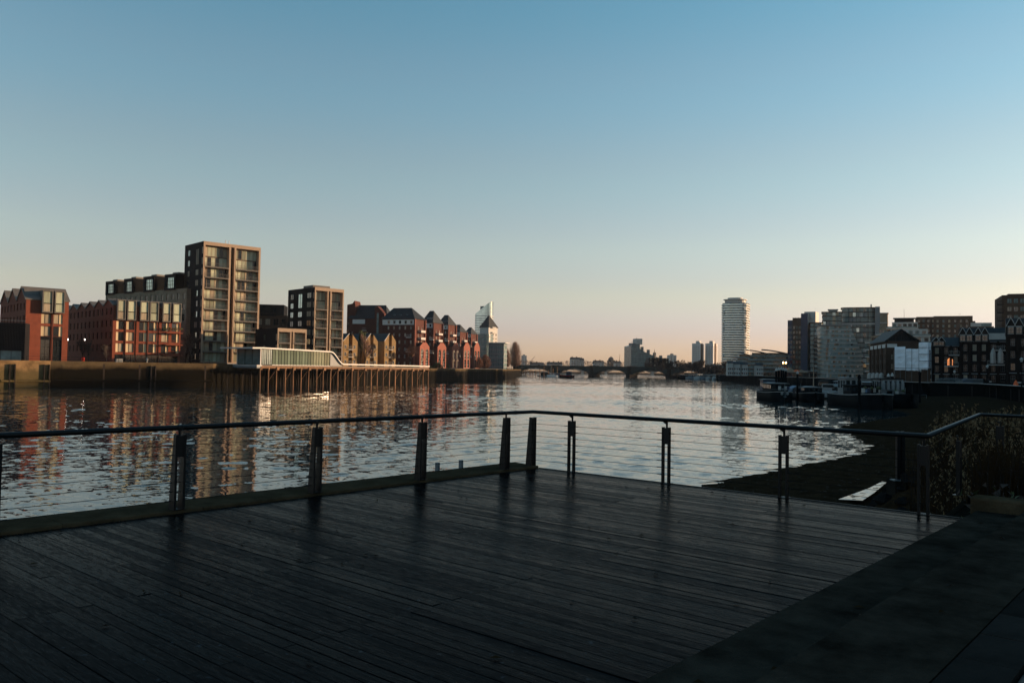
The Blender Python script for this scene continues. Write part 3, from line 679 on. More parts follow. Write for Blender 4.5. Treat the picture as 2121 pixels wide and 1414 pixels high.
# ================================================================== LEFT BANK
A1 = 43.0   # the fronts run away from us to the right at this angle
def gable_row(B, y0, n, pitch, Hw, rise, W, m, rm, name='roof'):
    # a saw-tooth of pitched roofs, ridges along x, gables facing left and right
    g = MB(); r = MB()
    for i in range(n):
        a = y0 + i * pitch; c = a + pitch / 2
        for x, s in ((0.0, 1), (W, -1)): g.poly([(x, a, Hw), (x, a + pitch, Hw), (x, c, Hw + rise)][::s], m)
        t = .22
        r.extr([(a - .15, Hw - .1), (c, Hw + rise), (a + pitch + .15, Hw - .1), (a + pitch + .15, Hw - .1 + t), (c, Hw + rise + t * 1.2), (a - .15, Hw - .1 + t)], 'x', -.25, W + .25, rm)
    g.build('gable', B.root); return r.build(name, B.root)

def panel_window(B, u0, u1, z0, z1, left, rec=.28, face='front'):
    # one opening: a tall insulated cream panel beside a glazed light
    P, U, L = B.face(face); N = (U[1], -U[0]); a = math.atan2(U[1], U[0]); w = u1 - u0; h = z1 - z0; pw = w * .36
    q = lambda u: (P[0] + U[0] * u - N[0] * (rec - .1), P[1] + U[1] * u - N[1] * (rec - .1), z0)
    o = put('window', win_mesh(w - pw, h, 1, 1, 'charcoal'), B.root, q(u0 + (pw if left else 0)), a)
    p = put('pane', quad_mesh(w - pw, h, random.choice(['dark_glass', 'dark_glass', 'glass', 'curtain'])), o); p.rotation_euler = (random.uniform(-.006, .006), 0, random.uniform(-.01, .01))
    put('window_panel', quad_mesh(pw, h, 'cream_panel', .0), B.root, q(u0 if left else u1 - pw), a)

def zinc_dormer(B, u0, u1, z0, z1, d=1.1, back=3.0):
    o = put('dormer', None, B.root, (u0, 0, z0)); w, h = u1 - u0, z1 - z0; t = .22
    b = MB(); b.box(0, -d, 0, t, back, h, 'zinc'); b.box(w - t, -d, 0, w, back, h, 'zinc'); b.box(t, -d, h - t, w - t, back, h, 'zinc'); b.box(t, -d, 0, w - t, back, t, 'zinc'); b.box(t, -.3, t, w - t, back, h - t, 'zinc')
    b.build('dormer_case', o)
    q = put('dormer_window', win_mesh(w - 2 * t, h - 2 * t, 1, 1, 'charcoal', .06), o, (t, -d + .12, t)); 
    b = MB(); ww, hh = w - 2 * t, h - 2 * t
    b.poly([(t, -d + .2, t + hh * .42), (t + ww, -d + .2, t + hh * .42), (t + ww, -d + .2, t + hh), (t, -d + .2, t + hh)], 'lit_blind'); b.build('pane', o)
    b = MB(); b.poly([(t, -d + .18, t), (t + ww, -d + .18, t), (t + ww, -d + .18, t + hh * .40), (t, -d + .18, t + hh * .40)], 'curtain' if random.random() < .5 else 'lit_blind'); b.build('pane', o)
    b = MB(); b.box(t, -d + .1, t + hh * .39, w - t, -d + .22, t + hh * .43, 'charcoal'); b.build('transom', o)

# --- red brick block with two tall zinc dormers
B = Bld('red_brick_block', 'red brick flats with saw-tooth gables and two tall zinc dormers', 'building', 51.5, 190, A1, px1=140.5, D=26)
H = B.h(619); L = B.h(572 + 45); zz = lambda y: B.h(y, 100)
cols = [(B.u(84), B.u(104), True), (B.u(109.5), B.u(128.5), False)]
rows = [(zz(670), zz(650)), (zz(696), zz(675.5))]
ops = [(a, c, z0, z1) for a, c, l in cols for z0, z1 in rows]; gops = [(a, c, .3, zz(703)) for a, c, l in cols]
side = grid(0, 26, 8, 1.1, 3.2, 3.0, 4, 1.7)
B.shell(H, 'red_brick', {'front': ops + gops, 'left': side}, rec=.28, par=.2)
for a, c, l in cols:
    for z0, z1 in rows: panel_window(B, a, c, z0, z1, l)
    zinc_dormer(B, a - .1, c + .1, zz(648), zz(602))
    for z0 in (zz(700), zz(676), ): B.box('spandrel', a, -.03, zz(703), c, .2, zz(696.5), 'charcoal') if z0 == zz(700) else None
B.windows('front', gops, nx=2, ny=3, rec=.28)
B.windows('left', side, nx=2, rec=.28)
gable_row(B, 0, 3, 8.66, H, B.h(592, 50) - H, B.W, 'red_brick', 'zinc')
mb = MB(); mb.tube((B.u(107), -.12, .2), (B.u(107), -.12, H), .07, .07, 'charcoal'); mb.build('downpipe', B.root)
mb = MB(); mb.poly([(-.02, -.02, H - .1), (B.W + .02, -.02, H - .1), (B.W, 3.0, B.h(596, 100)), (0, 3.0, B.h(596, 100))], 'zinc'); mb.build('mansard', B.root)

# --- second red brick block with six zinc dormers and balconies
B = Bld('red_brick_block', 'long red brick flats with six zinc dormers and planted balconies', 'building', 233, 203, A1, px1=374, D=45)
zz = lambda y: B.h(y, 300); H = zz(635)
cc = [(240, 255.5, True), (261, 277.5, True), (287.5, 303.5, False), (307.5, 324, False), (334, 349, False), (355, 371, False)]
cols = [(B.u(a), B.u(c), l) for a, c, l in cc]; rows = [(zz(684), zz(667)), (zz(707), zz(689)), (zz(730), zz(712))]
ops = [(a, c, z0, z1) for a, c, l in cols for z0, z1 in rows]
side = grid(0, 45, 13, 1.1, 3.2, 3.0, 4, 1.7)
B.shell(H, 'red_brick', {'front': ops + [(.6, B.W - .6, .2, zz(735))], 'left': side}, rec=.28, par=.2)
for a, c, l in cols:
    for z0, z1 in rows: panel_window(B, a, c, z0, z1, l)
    zinc_dormer(B, a - .12, c + .12, zz(665), zz(624), d=.9)
B.windows('left', side, nx=2, rec=.28); B.windows('front', [(.6, B.W - .6, .2, zz(735))], nx=12, rec=.28)
gable_row(B, 0, 6, 7.5, H, B.h(618, 228) - H, B.W, 'red_brick', 'zinc')
mb = MB(); mb.poly([(-.02, -.02, H - .1), (B.W + .02, -.02, H - .1), (B.W, 2.6, zz(622)), (0, 2.6, zz(622))], 'zinc'); mb.build('mansard', B.root)
for px in (259, 282, 305, 329): b = MB(); b.tube((B.u(px), -.12, .2), (B.u(px), -.12, H + (.8 if px in (282, 329) else 0)), .08, .08, 'red_brick' if px in (282, 329) else 'charcoal'); b.build('downpipe', B.root)
def balcony(B, u0, u1, z, d, m='charcoal', par=None, soil=True, glass=False, y=0.0, th=.22):
    o = put('balcony', None, B.root, (u0, y, z)); w = u1 - u0
    b = MB(); b.box(0, -d, -th, w, 0, 0, m); b.build('balcony_slab', o)
    b = MB(); b.box(0, -d, 1.02, w, -d + .05, 1.08, m); b.box(0, -d, .06, w, -d + .04, .1, m); n = max(4, int(w / .35))
    for i in range(n + 1): b.box(w * i / n - .018, -d + .005, .1, w * i / n + .018, -d + .035, 1.02, m)
    b.build('balcony_rail', o); return o
for z in (zz(687), zz(712), zz(735)): balcony(B, B.u(345) - .6, B.u(374.5), z, 1.5, 'red_brick' if z != zz(735) else 'red_brick')
rnd = random.Random(4)
b = MB()
for i in range(260):
    u = rnd.uniform(B.u(333), B.u(374)); z = zz(687) + rnd.uniform(.6, 1.3); y = -1.3 + rnd.uniform(-.3, .3); q = .16
    b.poly([(u, y, z), (u + rnd.uniform(-q, q), y + rnd.uniform(-q, q), z + q), (u + rnd.uniform(-q, q) + q, y + rnd.uniform(-q, q), z)], 'leaf')
b.build('balcony_plant', B.root)

# --- low dark slatted pavilion at the edge of the frame
B = Bld('slatted_pavilion', 'low dark slatted building with a roof rail beside the red brick flats', 'building', -45, 183, 20, px1=52, D=8)
H = B.h(668, 20); B.shell(H, 'charcoal', {'front': [(B.u(0) - 4, B.W - .6, .2, 2.6)]}, rec=.3)
B.windows('front', [(B.u(0) - 4, B.W - .6, .2, 2.6)], nx=4, rec=.3, pm=('teal_glass',))
sl_ = MB(); sl_.box(-.05, -.1, 3.0, .05, 0, H - .3, 'charcoal'); sm_ = sl_.mesh('slat')
for i in range(30): put('slat', sm_, B.root, (.2 + i * B.W / 30, 0, 0))
for z in (.5, 1.0): b = MB(); b.box(0, .2, H + z, B.W, .26, H + z + .06, 'offwhite' if z == .5 else 'charcoal'); b.build('roof_rail', B.root)
for i in range(9): b = MB(); b.box(i * B.W / 8.2, .2, H, i * B.W / 8.2 + .05, .25, H + 1.0, 'charcoal'); b.build('rail_post', B.root)

# --- row of four dark glazed penthouse boxes on a brick base
B = Bld('penthouse_row', 'stock brick block carrying four dark penthouse boxes with tall grid windows', 'building', 216, 265, -37, px1=384, D=14)
H = B.h(610); B.shell(H, 'stock_brick', {'front': grid(0, B.W, 16, 1.2, H - 3.2, -3.1, 3, 1.9)}, rec=.2)
B.windows('front', grid(0, B.W, 16, 1.2, H - 3.2, -3.1, 3, 1.9), nx=2, rec=.2)
for (a, c, yt) in ((217, 236, 583), (255, 274, 577.5), (295, 317.5, 573), (339, 362, 568.5)):
    u0_, u1_ = B.u(a), B.u(c); z1 = B.h(yt, a); o = put('penthouse', None, B.root, (u0_, -.3, H - .2)); w = u1_ - u0_; h = z1 - H + .2
    b = MB(); wall_ops(b, (0, 0, 0), (1, 0), w, h, [(w * .2, w * .84, .5, h - .9)], .3, 'charcoal')
    for P, U, L in (((w, 0, 0), (0, 1), 9), ((0, 9, 0), (0, -1), 9)): wall_ops(b, P, U, L, h, [], 0, 'black_paint')  # side walls blackened to imitate the tower's shadow falling on them
    b.poly([(0, 0, h), (w, 0, h), (w, 9, h), (0, 9, h)], 'charcoal'); b.box(w * .45, 1, h, w * .95, 6, h + .55, 'zinc'); b.build('penthouse_wall', o)
    put('grid_window', win_mesh(w * .64, h - 1.4, 4, 3, 'charcoal', .09), o, (w * .2, .2, .5)); put('pane', quad_mesh(w * .64, h - 1.4, 'sky_glass'), o, (w * .2, .22, .5))

# --- apartment blocks framed in bronze: recessed balcony bays on the front, narrow windows on the side
def framed(name, label, px0, Z0, px1, D, ytop, zb, bays, floors, top_double, side_cols, leftstuff, group=None, fr=.55):
    B = Bld(name, label, 'building', px0, Z0, A1, px1=px1, D=D, zb=zb)
    H = B.h(ytop); W = B.W; rec = 1.6; gap = (W * .06)
    bw = (W - gap) / 2
    fh = (H - 1.0 - .3) / floors
    ops = []
    for bi in range(2):
        u0_ = bi * (bw + gap) + fr; ops.append((u0_, u0_ + bw - 2 * fr, .3, H - 1.0))
    lops = []
    for (v, ww, kind) in side_cols:
        for f in range(floors):
            if kind == 'tall' and f == floors - 2: lops.append((v, v + ww, .9 + f * fh, .9 + f * fh + fh + 1.6))
            elif not (kind == 'tall' and f == floors - 1): lops.append((v, v + ww, .9 + f * fh, .9 + f * fh + 1.75))
    b = MB(); wall_ops(b, (0, 0, 0), (1, 0), W, H, ops + [(bw, bw + gap, .2, H - .9)], rec, 'bronze')
    b.build('front_frame', B.root)
    b = MB(); wall_ops(b, (0, D, 0), (0, -1), D, H, lops, .12, 'charcoal'); wall_ops(b, (W, 0, 0), (0, 1), D, H, [], .2, 'charcoal'); wall_ops(b, (W, D, 0), (-1, 0), W, H, [], .2, 'charcoal')
    b.poly([(0, 0, H - .3), (W, 0, H - .3), (W, D, H - .3), (0, D, H - .3)], 'charcoal'); b.poly([(bw - .2, rec - .15, 0), (bw + gap + .2, rec - .15, 0), (bw + gap + .2, rec - .15, H), (bw - .2, rec - .15, H)], 'charcoal'); b.build('wall', B.root)
    B.windows('left', lops, nx=2, ny=1, pm=('sky_glass',) if group == 'tall' else ('glass', 'sky_glass', 'curtain'), rec=.12)
    # corner returns: bronze panels whose paler colour stands for sunlit reveals beside the front frame
    for f in range(floors):
        z = .3 + f * fh; B.box('corner_panel', -.06, .25, z + .5, -.02, .85, z + fh - .6, 'bronze')
    for u0_, u1_, a, c in ops:
        for f in range(floors):
            z = a + f * fh; w = u1_ - u0_
            if f and not (top_double and f == floors - 1):
                o = balcony(B, u0_, u1_, z, rec - .1, 'zinc', y=rec - .2, th=.28)
            o = put('balcony_glazing', win_mesh(w, fh - .25, 6, 1, 'bronze', .07), B.root, (u0_, rec - .12, z))
            for k in range(6):
                m = random.choice(['lit_blind', 'lit_blind', 'lit_blind', 'lit_blind', 'curtain', 'dark_glass'])
                p = put('pane', quad_mesh(w / 6 - .07, fh - .4, m), o, (w * k / 6 + .035, 0, .07)); p.rotation_euler = (random.uniform(-.01, .01), 0, random.uniform(-.02, .02))
            B.box('spandrel', u0_, rec - .12, z + fh - .25, u1_, rec + .1, z + fh, 'charcoal')
    return B
B = framed('apartment_tower', 'tallest bronze framed apartment tower with two bays of recessed balconies', 416.5, 232, 535.5, 13.6, 498, 2.2, 2, 11, True, ((2.4, 1.5, 'n'), (8.2, 2.1, 'tall')), 'tall')
b = MB(); b.box(B.W * .3, 3, B.h(498) - .3, B.W * .75, 7, B.h(498) + .35, 'bronze'); b.build('roof_plant', B.root)
for u in (.42, .48): b = MB(); b.tube((B.W * u, 2, B.h(498)), (B.W * u, 2, B.h(498) + 1.3), .09, .09, 'white_paint'); b.build('roof_vent', B.root)
B = framed('apartment_block', 'eight storey dark apartment block with bronze balcony frames behind the yellow gabled houses', 650, 252, 710.5, 17, 594, 1.8, 2, 8, True, ((1.6, 2.0, 'n'), (6.6, 2.6, 'tall'), (12.2, 2.6, 'n')), None, fr=.4)
b = MB(); b.box(1, 3, B.h(594), 7, 9, B.h(594) + .9, 'zinc'); b.build('roof_plant', B.root)
B = framed('apartment_block', 'low dark block with two small bronze balcony bays behind the glass pavilion', 575, 226, 635, 13.5, 679, 1.8, 2, 3, False, ((5, 1.2, 'n'),), None, fr=.35)
B = Bld('brown_apartment_block', 'brown brick flats with set-back dark top storey behind the low block', 'building', 528, 285, 8, px1=600, D=14)
H = B.h(652); ops = grid(0, B.W * .95, 4, 1.7, H - 3.4, -3.2, 4, 2.2)
B.shell(H, 'brown_brick', {'front': ops}, rec=.3); B.windows('front', ops, nx=3, rec=.3, pm=('glass', 'curtain'))
B.shell(B.h(629), 'charcoal', {'front': [(1, B.W - 5.5, H + .5, B.h(634))]}, x=.6, y=1.5, z=0, W=B.W - 3, D=10, name='top_storey'); B.windows('front', [(1, B.W - 5.5, H + .5, B.h(634))], x=.6, y=1.5, W=B.W - 3, D=10, nx=6, rec=.25)
balcony(B, 1.0, B.W * .6, H, 0.9, 'charcoal', y=.5)

# --- jetty with the glass pavilion and its sweeping white roof
JA = math.atan2(.86, .51); J0 = (-65.3, 213.4)
def ju(px): k = (px - 1060.9) / F; return (k * J0[1] - J0[0]) / (.51 - k * .86)
LJ = ju(889)
J = thing('jetty', 'old timber piled jetty standing in the river under the glass pavilion', 'jetty', (*J0, 0), JA)
b = MB(); b.box(-.3, .0, 1.35, LJ, 11.2, 1.85, 'concrete'); b.build('jetty_deck', J)
b = MB(); b.box(-.3, -.25, 1.0, LJ, .15, 1.6, 'pile_timber'); b.build('edge_beam', J)
b = MB(); b.tube((0, 0, -7), (0, 0, 1.3), .24, .2, 'pile_timber', 8); PL = b.mesh('pile')
b = MB(); b.tube((0, 0, -7), (0, 0, 1.3), .24, .2, 'bark', 8); PLB = b.mesh('pile')  # dark copy for the back row, imitating the shade under the jetty
b = MB(); b.box(-.42, -.5, .55, .42, .6, 1.32, 'pile_timber'); CP = b.mesh('pile_cap')
rnd = random.Random(2)
n = int(LJ / 2.9)
for i in range(n + 1):
    x = i * LJ / n - .1
    for y in (.05, 9.8):
        p = put('pile', PL if y < 1 else PLB, J, (x + rnd.uniform(-.15, .15), y + rnd.uniform(-.1, .1), 0)); p.rotation_euler = (rnd.uniform(-.012, .012), rnd.uniform(-.012, .012), rnd.uniform(0, 6)); s_ = rnd.uniform(.75, 1.25); p.scale = (s_, s_, 1)
    if i % 2 == 0: put('pile_cap', CP, J, (x, 0, 0))
    b = MB(); b.box(x - .18, -.3, .6, x + .18, 10.6, 1.1, 'pile_timber'); b.build('cross_head', J)
    if i < n and i % 2: b = MB(); b.tube((x, .3, -2.6), (x + LJ / n, .3, .6), .06, .06, 'pile_timber', 5); b.build('brace', J)
for i in range(0, n, 2):
    b = MB(); x0, x1 = i * LJ / n, (i + 2) * LJ / n; last = None
    for k in range(9):
        t = k / 8; q = (x0 + (x1 - x0) * t, -.15, -.4 - 1.0 * 4 * t * (1 - t))
        if last: b.tube(last, q, .035, .035, 'black_paint', 4, cap=False)
        last = q
    b.build('mooring_chain', J)
P_ = thing('glass_pavilion', 'long green glass pavilion with sweeping white roof on the jetty', 'building', (*J0, 1.85), JA)
xa, xb, xc = ju(565), ju(684), ju(711); zr = 4.35
prof_t = [(-3.2, zr + .15), (0, zr + .25), (xa, zr + .2), (xb - 2, zr - .05), (xb, zr - .12)]
for i in range(1, 11):
    t = i / 10; prof_t.append((xb + (xc - xb) * t, (zr - .12) * (1 - (3 * t * t - 2 * t ** 3)) + .75 * (3 * t * t - 2 * t ** 3)))
prof_t += [(LJ + .1, .62)]
b = MB(); th = .36
for (x0, z0), (x1, z1) in zip(prof_t, prof_t[1:]):
    y0, y1 = (-.6, 11.8) if x1 <= xb else (-.45, .35)
    if xb < x1 <= xc: y0, y1 = -.6, 11.0 - 10 * (x1 - xb) / (xc - xb)
    d = Vector((-(z1 - z0), x1 - x0)).normalized() * th
    i = len(b.v); b.v += [(x0, y0, z0), (x1, y0, z1), (x1, y1, z1), (x0, y1, z0), (x0 - d.x * 0, y0, z0 - th), (x1, y0, z1 - th), (x1, y1, z1 - th), (x0, y1, z0 - th)]
    for q in ((0, 1, 2, 3), (4, 7, 6, 5), (0, 4, 5, 1), (3, 2, 6, 7), (1, 5, 6, 2), (0, 3, 7, 4)): b.f.append(tuple(i + a for a in q)); b.m.append(b.mi('white_paint'))
b.build('sweeping_roof', P_)
b = MB(); b.poly([(xb + .2, -.05, .05), (xc - .4, -.05, .05), (xc - 2.0, -.05, 1.7), (xb + 1.7, -.05, 3.1), (xb + .2, -.05, 3.8)], 'grey_metal'); b.poly([(xb + .2, -.05, .05), (xb + .2, 10, .05), (xb + .2, 10, 3.8), (xb + .2, -.05, 3.8)], 'grey_metal'); b.build('end_cheek', P_)
n = 20
gp = quad_mesh((xb - xa) / n - .07, zr - .35, 'green_glass', 0)
for i in range(n): put('glass_panel', gp, P_, (xa + (xb - xa) * i / n + .035, .0, .12))
b = MB()
for i in range(n + 1): b.box(xa + (xb - xa) * i / n - .035, -.06, .05, xa + (xb - xa) * i / n + .035, .06, zr - .2, 'charcoal')
b.box(xa, -.05, 0, xb, .1, .12, 'white_paint'); b.box(xa, .3, .1, xb, .4, zr - .3, 'charcoal'); b.build('panel_frame', P_)
for i in range(2):
    w = (xa - .3) / 2; o = put('front_window', win_mesh(w, zr - .3, 3, 1, 'charcoal'), P_, (.3 + i * w, .02, .1)); put('pane', quad_mesh(w, zr - .3, 'teal_glass'), o)
for i in range(3):
    w = 8.2 / 3; o = put('end_window', win_mesh(w, zr - .3, 1, 1, 'charcoal'), P_, (.05, 8.6 - i * w, .1), -math.pi / 2); put('pane', quad_mesh(w, zr - .3, 'teal_glass'), o)
for y in (-.0, 8.7): b = MB(); b.box(-.12, y - .12, 0, .12, y + .12, zr, 'white_paint'); b.build('corner_post', P_)
b = MB(); b.box(-1.6, -.5, -.3, .2, 11.8, .02, 'offwhite'); b.box(-1.6, -.5, -.8, -.2, 11.8, -.3, 'grey_metal'); b.build('end_platform', P_)

# --- yellow gabled houses
for i, (a, c, Z, lab) in enumerate(((711.5, 741, 292, 'yellow brick gabled house next to the eight storey block, split by a stack of balconies'), (757.5, 783, 300, 'middle yellow brick gabled house half hidden by a bare tree'), (797, 820.5, 308, 'yellow brick gabled house beside the tall warehouse side wall'))):
    B = Bld('gabled_house', lab, 'house', a, Z, 43, px1=c, D=12, group='yellow gabled houses behind the jetty')
    W = B.W; He = B.h(706, a); Hp = B.h(692, a); m0, m1 = W * .38, W * .64
    b = MB()
    for x0, x1, zl, zh in ((0, m0, He, Hp), (m1, W, Hp, He)):
        b.v += []; b.poly([(x0, 0, 0), (x1, 0, 0), (x1, 0, zh), (x0, 0, zl)], 'yellow_brick')
    b.poly([(m0, 0, 0), (m0, 1.6, 0), (m0, 1.6, Hp), (m0, 0, Hp)], 'yellow_brick'); b.poly([(m1, 0, 0), (m1, 1.6, 0), (m1, 1.6, Hp), (m1, 0, Hp)], 'yellow_brick')
    b.poly([(m0, 1.6, 0), (m1, 1.6, 0), (m1, 1.6, Hp - .4), (m0, 1.6, Hp - .4)], 'yellow_brick')
    b.poly([(0, 0, 0), (0, 12, 0), (0, 12, He), (0, 0, He)], 'yellow_brick'); b.poly([(W, 0, 0), (W, 12, 0), (W, 12, He), (W, 0, He)], 'yellow_brick'); b.build('wall', B.root)
    r = MB(); r.poly([(-.2, .2, He - .1), (W / 2, .2, Hp + .5), (W / 2, 12, Hp + .5), (-.2, 12, He - .1)], 'slate'); r.poly([(W + .2, .2, He - .1), (W / 2, .2, Hp + .5), (W / 2, 12, Hp + .5), (W + .2, 12, He - .1)], 'slate'); r.build('roof', B.root)
    b = MB(); b.tube((-.2, -.15, He + .0), (m0 + .1, -.15, Hp + .35), .13, .13, 'white_paint', 4); b.build('barge_board', B.root)
    for f in range(3):
        z = 1.0 + f * (He - 1) / 3.1
        balcony(B, m0 - .3, m1 + .3, z, 1.3, 'offwhite', y=.9)
        o = put('balcony_door', win_mesh(m1 - m0 - .2, 2.0, 2, 1, 'white_paint'), B.root, (m0 + .1, 1.5, z)); put('pane', quad_mesh(m1 - m0 - .2, 2.0, 'glass'), o)
        for u in (W * .16, W * .8): o = put('window', win_mesh(.7, 1.2, 1, 2, 'white_paint'), B.root, (u - .35, -.02, z + .3)); put('pane', quad_mesh(.7, 1.2, 'glass', .0), o)

# --- warehouse row: dark side walls towards us, sunlit ends towards the river
def warehouse(label, pxL, Z, pxC, pxR, yr, ye, pink, nside, idx):
    B = Bld('warehouse', label, 'warehouse', pxL, Z, -21, px1=pxC, D=10, zb=1.5, group='gabled brick warehouses along the river')
    W = B.W; H = B.h(ye, pxC); Hr = B.h(yr, pxL); a = B.ang
    # depth so that the end wall reaches pxR
    k = (pxR - 1060.9) / F; Cx, Cz = B.root.location.x + W * math.cos(a), Z + W * math.sin(a)
    D = (k * Cz - Cx) / (-math.sin(a) - k * math.cos(a)); B.D = D
    fl = 6; fh = (H - 2.6) / fl
    so_ = grid(W * .1, W, nside, .8, 1.2, fh, fl, 1.3); so_ += [(o[0] + .05, o[1] + .3, H - 2.0, H - .7) for o in so_[:nside]]
    eo = grid(0, D * .9, 3, .9, .8 + 3 * fh, fh, fl - 3, 1.7)
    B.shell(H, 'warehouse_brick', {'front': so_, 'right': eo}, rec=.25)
    B.windows('front', so_[:-nside], nx=2, ny=2, fm='white_paint', rec=.25, t=.05, pm=('glass', 'glass', 'curtain')); B.windows('front', so_[-nside:], nx=2, fm='charcoal', rec=.2)
    B.windows('right', eo, nx=2, ny=2, fm='white_paint', rec=.25, pm=('glass', 'curtain'))
    b = MB(); wall_ops(b, (-.02, -.06, H - 2.4), (1, 0), W + .04, 2.1, [(o[0], o[1], o[2] - H + 2.4, o[3] - H + 2.4) for o in so_[-nside:]], .1, 'white_paint'); b.build('white_band', B.root)
    e = .5; r = MB(); hp = min(W, D) * .38
    q = [(-e, -e, H), (W + e, -e, H), (W + e, D + e, H), (-e, D + e, H)]; r1, r2 = (hp * .6, D / 2, Hr), (W - hp, D / 2, Hr)
    for f in ([q[0], q[1], r2, r1], [q[1], q[2], r2], [q[2], q[3], r1, r2], [q[3], q[0], r1]): r.poly(f, 'slate')
    rf = r.build('roof', B.root)
    for i in range(3): b = MB(); x = W * (.3 + .2 * i); b.box(x, D * .12, H + (Hr - H) * .25, x + .8, D * .2, H + (Hr - H) * .4, 'grey_metal'); b.build('skylight', rf)
    for f in range(1, fl):   # projecting balcony bays on the end wall
        z = 3 * fh * .0 + f * fh
        if f >= 3:
            o = put('balcony', None, B.root, (W, D * .38, z)); b = MB(); b.box(0, 0, -.2, 1.5, D * .4, 0, 'warehouse_brick'); b.build('balcony_slab', o)
            b = MB(); b.box(1.45, 0, .9, 1.5, D * .4, 1.0, 'white_paint'); b.box(1.45, 0, .1, 1.47, D * .4, .9, 'offwhite'); b.box(0, 0, .1, 1.45, .04, 1.0, 'offwhite'); b.build('balcony_rail', o)
        if f % 2 == 0: balcony(B, W * .78, W * .78 + 2.2, f * fh + .9, .8, 'white_paint')
    # brick pilasters and the pink gabled porch block at the foot of the end wall
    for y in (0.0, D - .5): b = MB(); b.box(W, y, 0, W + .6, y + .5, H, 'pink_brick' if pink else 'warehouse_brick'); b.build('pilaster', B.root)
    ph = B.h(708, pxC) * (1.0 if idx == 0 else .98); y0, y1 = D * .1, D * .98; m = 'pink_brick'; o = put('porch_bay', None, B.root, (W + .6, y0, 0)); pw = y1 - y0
    po = grid(0, pw, 2, pw * .3, .5, ph * .34, 2, ph * .24)
    b = MB(); wall_ops(b, (1.8, 0, 0), (0, 1), pw, ph * .84, po, .3, m); wall_ops(b, (0, 0, 0), (1, 0), 1.8, ph * .84, [], 0, m)
    b.poly([(1.8, 0, ph * .84), (1.8, pw, ph * .84), (1.8, pw * .68, ph), (1.8, pw * .32, ph)], m); b.poly([(0, 0, ph * .84), (1.8, 0, ph * .84), (1.8, pw * .32, ph), (0, pw * .32, ph)], 'slate'); b.poly([(0, pw, ph * .84), (1.8, pw, ph * .84), (1.8, pw * .68, ph), (0, pw * .68, ph)], 'slate'); b.poly([(0, pw * .32, ph), (1.8, pw * .32, ph), (1.8, pw * .68, ph), (0, pw * .68, ph)], 'slate')
    b.build('porch_wall', o)
    for u0_, u1_, a0, a1 in po:
        w_ = put('arched_window', win_mesh(u1_ - u0_, a1 - a0, 2, 2, 'white_paint'), o, (1.55, u0_, a0), math.pi / 2); put('pane', quad_mesh(u1_ - u0_, a1 - a0, 'glass'), w_)
        b = MB(); n = 6; r_ = (u1_ - u0_) / 2; c = (u0_ + u1_) / 2
        b.poly([(1.82, c + r_ * math.cos(math.pi * i / n), a1 + r_ * math.sin(math.pi * i / n)) for i in range(n + 1)], 'glass'); b.build('arch_light', w_ if 0 else o)
    return B
warehouse('brick warehouse flats with a broad dark side wall and sunlit end by the jetty tip', 792, 338, 857, 880, 636, 660, True, 5, 0)
warehouse('second brick warehouse along the row, its porch bay in shade', 874, 385, 895.5, 916, 642, 668, False, 2, 1)
warehouse('third brick warehouse along the row with white balconies and pink porch', 907, 428, 927, 944, 651, 672, True, 2, 2)
warehouse('fourth brick warehouse along the row with narrow pink porch', 935, 480, 952, 967, 671, 687, True, 2, 3)
warehouse('farthest brick warehouse of the row, next to the red bare tree', 962, 540, 975, 988, 677, 691, True, 2, 4)
B = Bld('warehouse', 'set-back warehouse wing with a stepped dark roof and a tall stair gable', 'warehouse', 722, 356, -10, px1=800, D=12, zb=1.5)
W = B.W; H = B.h(660, 760); so_ = grid(0, W * .6, 3, .8, 1.5, 3.1, 5, 1.3)
B.shell(H, 'warehouse_brick', {'front': so_}, rec=.25); B.windows('front', so_, nx=2, fm='white_paint', rec=.25, t=.05)
b = MB(); b.box(W * .1, -.06, H - 2.2, W * .43, 0, H - .3, 'white_paint'); b.build('white_band', B.root)
r = MB(); Hr = B.h(629.5, 760)
for f in ([(-.5, -.5, H), (W + .5, -.5, H), (W * .86, 6, Hr), (W * .14, 6, Hr)], [(-.5, -.5, H), (W * .14, 6, Hr), (-.5, 12, H)], [(W + .5, -.5, H), (W + .5, 12, H), (W * .86, 6, Hr)], [(-.5, 12, H), (W * .14, 6, Hr), (W * .86, 6, Hr), (W + .5, 12, H)]): r.poly(f, 'slate')
r.build('roof', B.root)
b = MB(); x0, x1 = B.u(777), B.u(797); ht = B.h(634, 780); b.extr([(x0, 0), (x1, 0), (x1, ht - 3.4), ((x0 + x1) / 2 - 1, ht), (x0, ht - .8)], 'y', -1.2, 3, 'warehouse_brick'); b.box(x0 + 1.0, -1.26, 8, x0 + 1.9, -1.2, ht - 3, 'teal_glass'); b.build('stair_tower', B.root)
b = MB(); b.extr([(B.u(716), 0), (B.u(733), 0), (B.u(733), B.h(628, 730) - 1), (B.u(731), B.h(622, 730)), (B.u(727), B.h(628, 730)), (B.u(716), B.h(628, 730) - .5)], 'y', 1, 8, 'warehouse_brick'); b.build('gable_wing', B.root)
for i in range(2):
    for f in range(6): B.box('window', B.u(718 + i * 7), .94, 2 + f * 3.2, B.u(721 + i * 7), .99, 3.4 + f * 3.2, 'glass')
for f in range(4): balcony(B, W * .38, W * .48, H - 5 - f * 3.1, 1.0, 'offwhite')

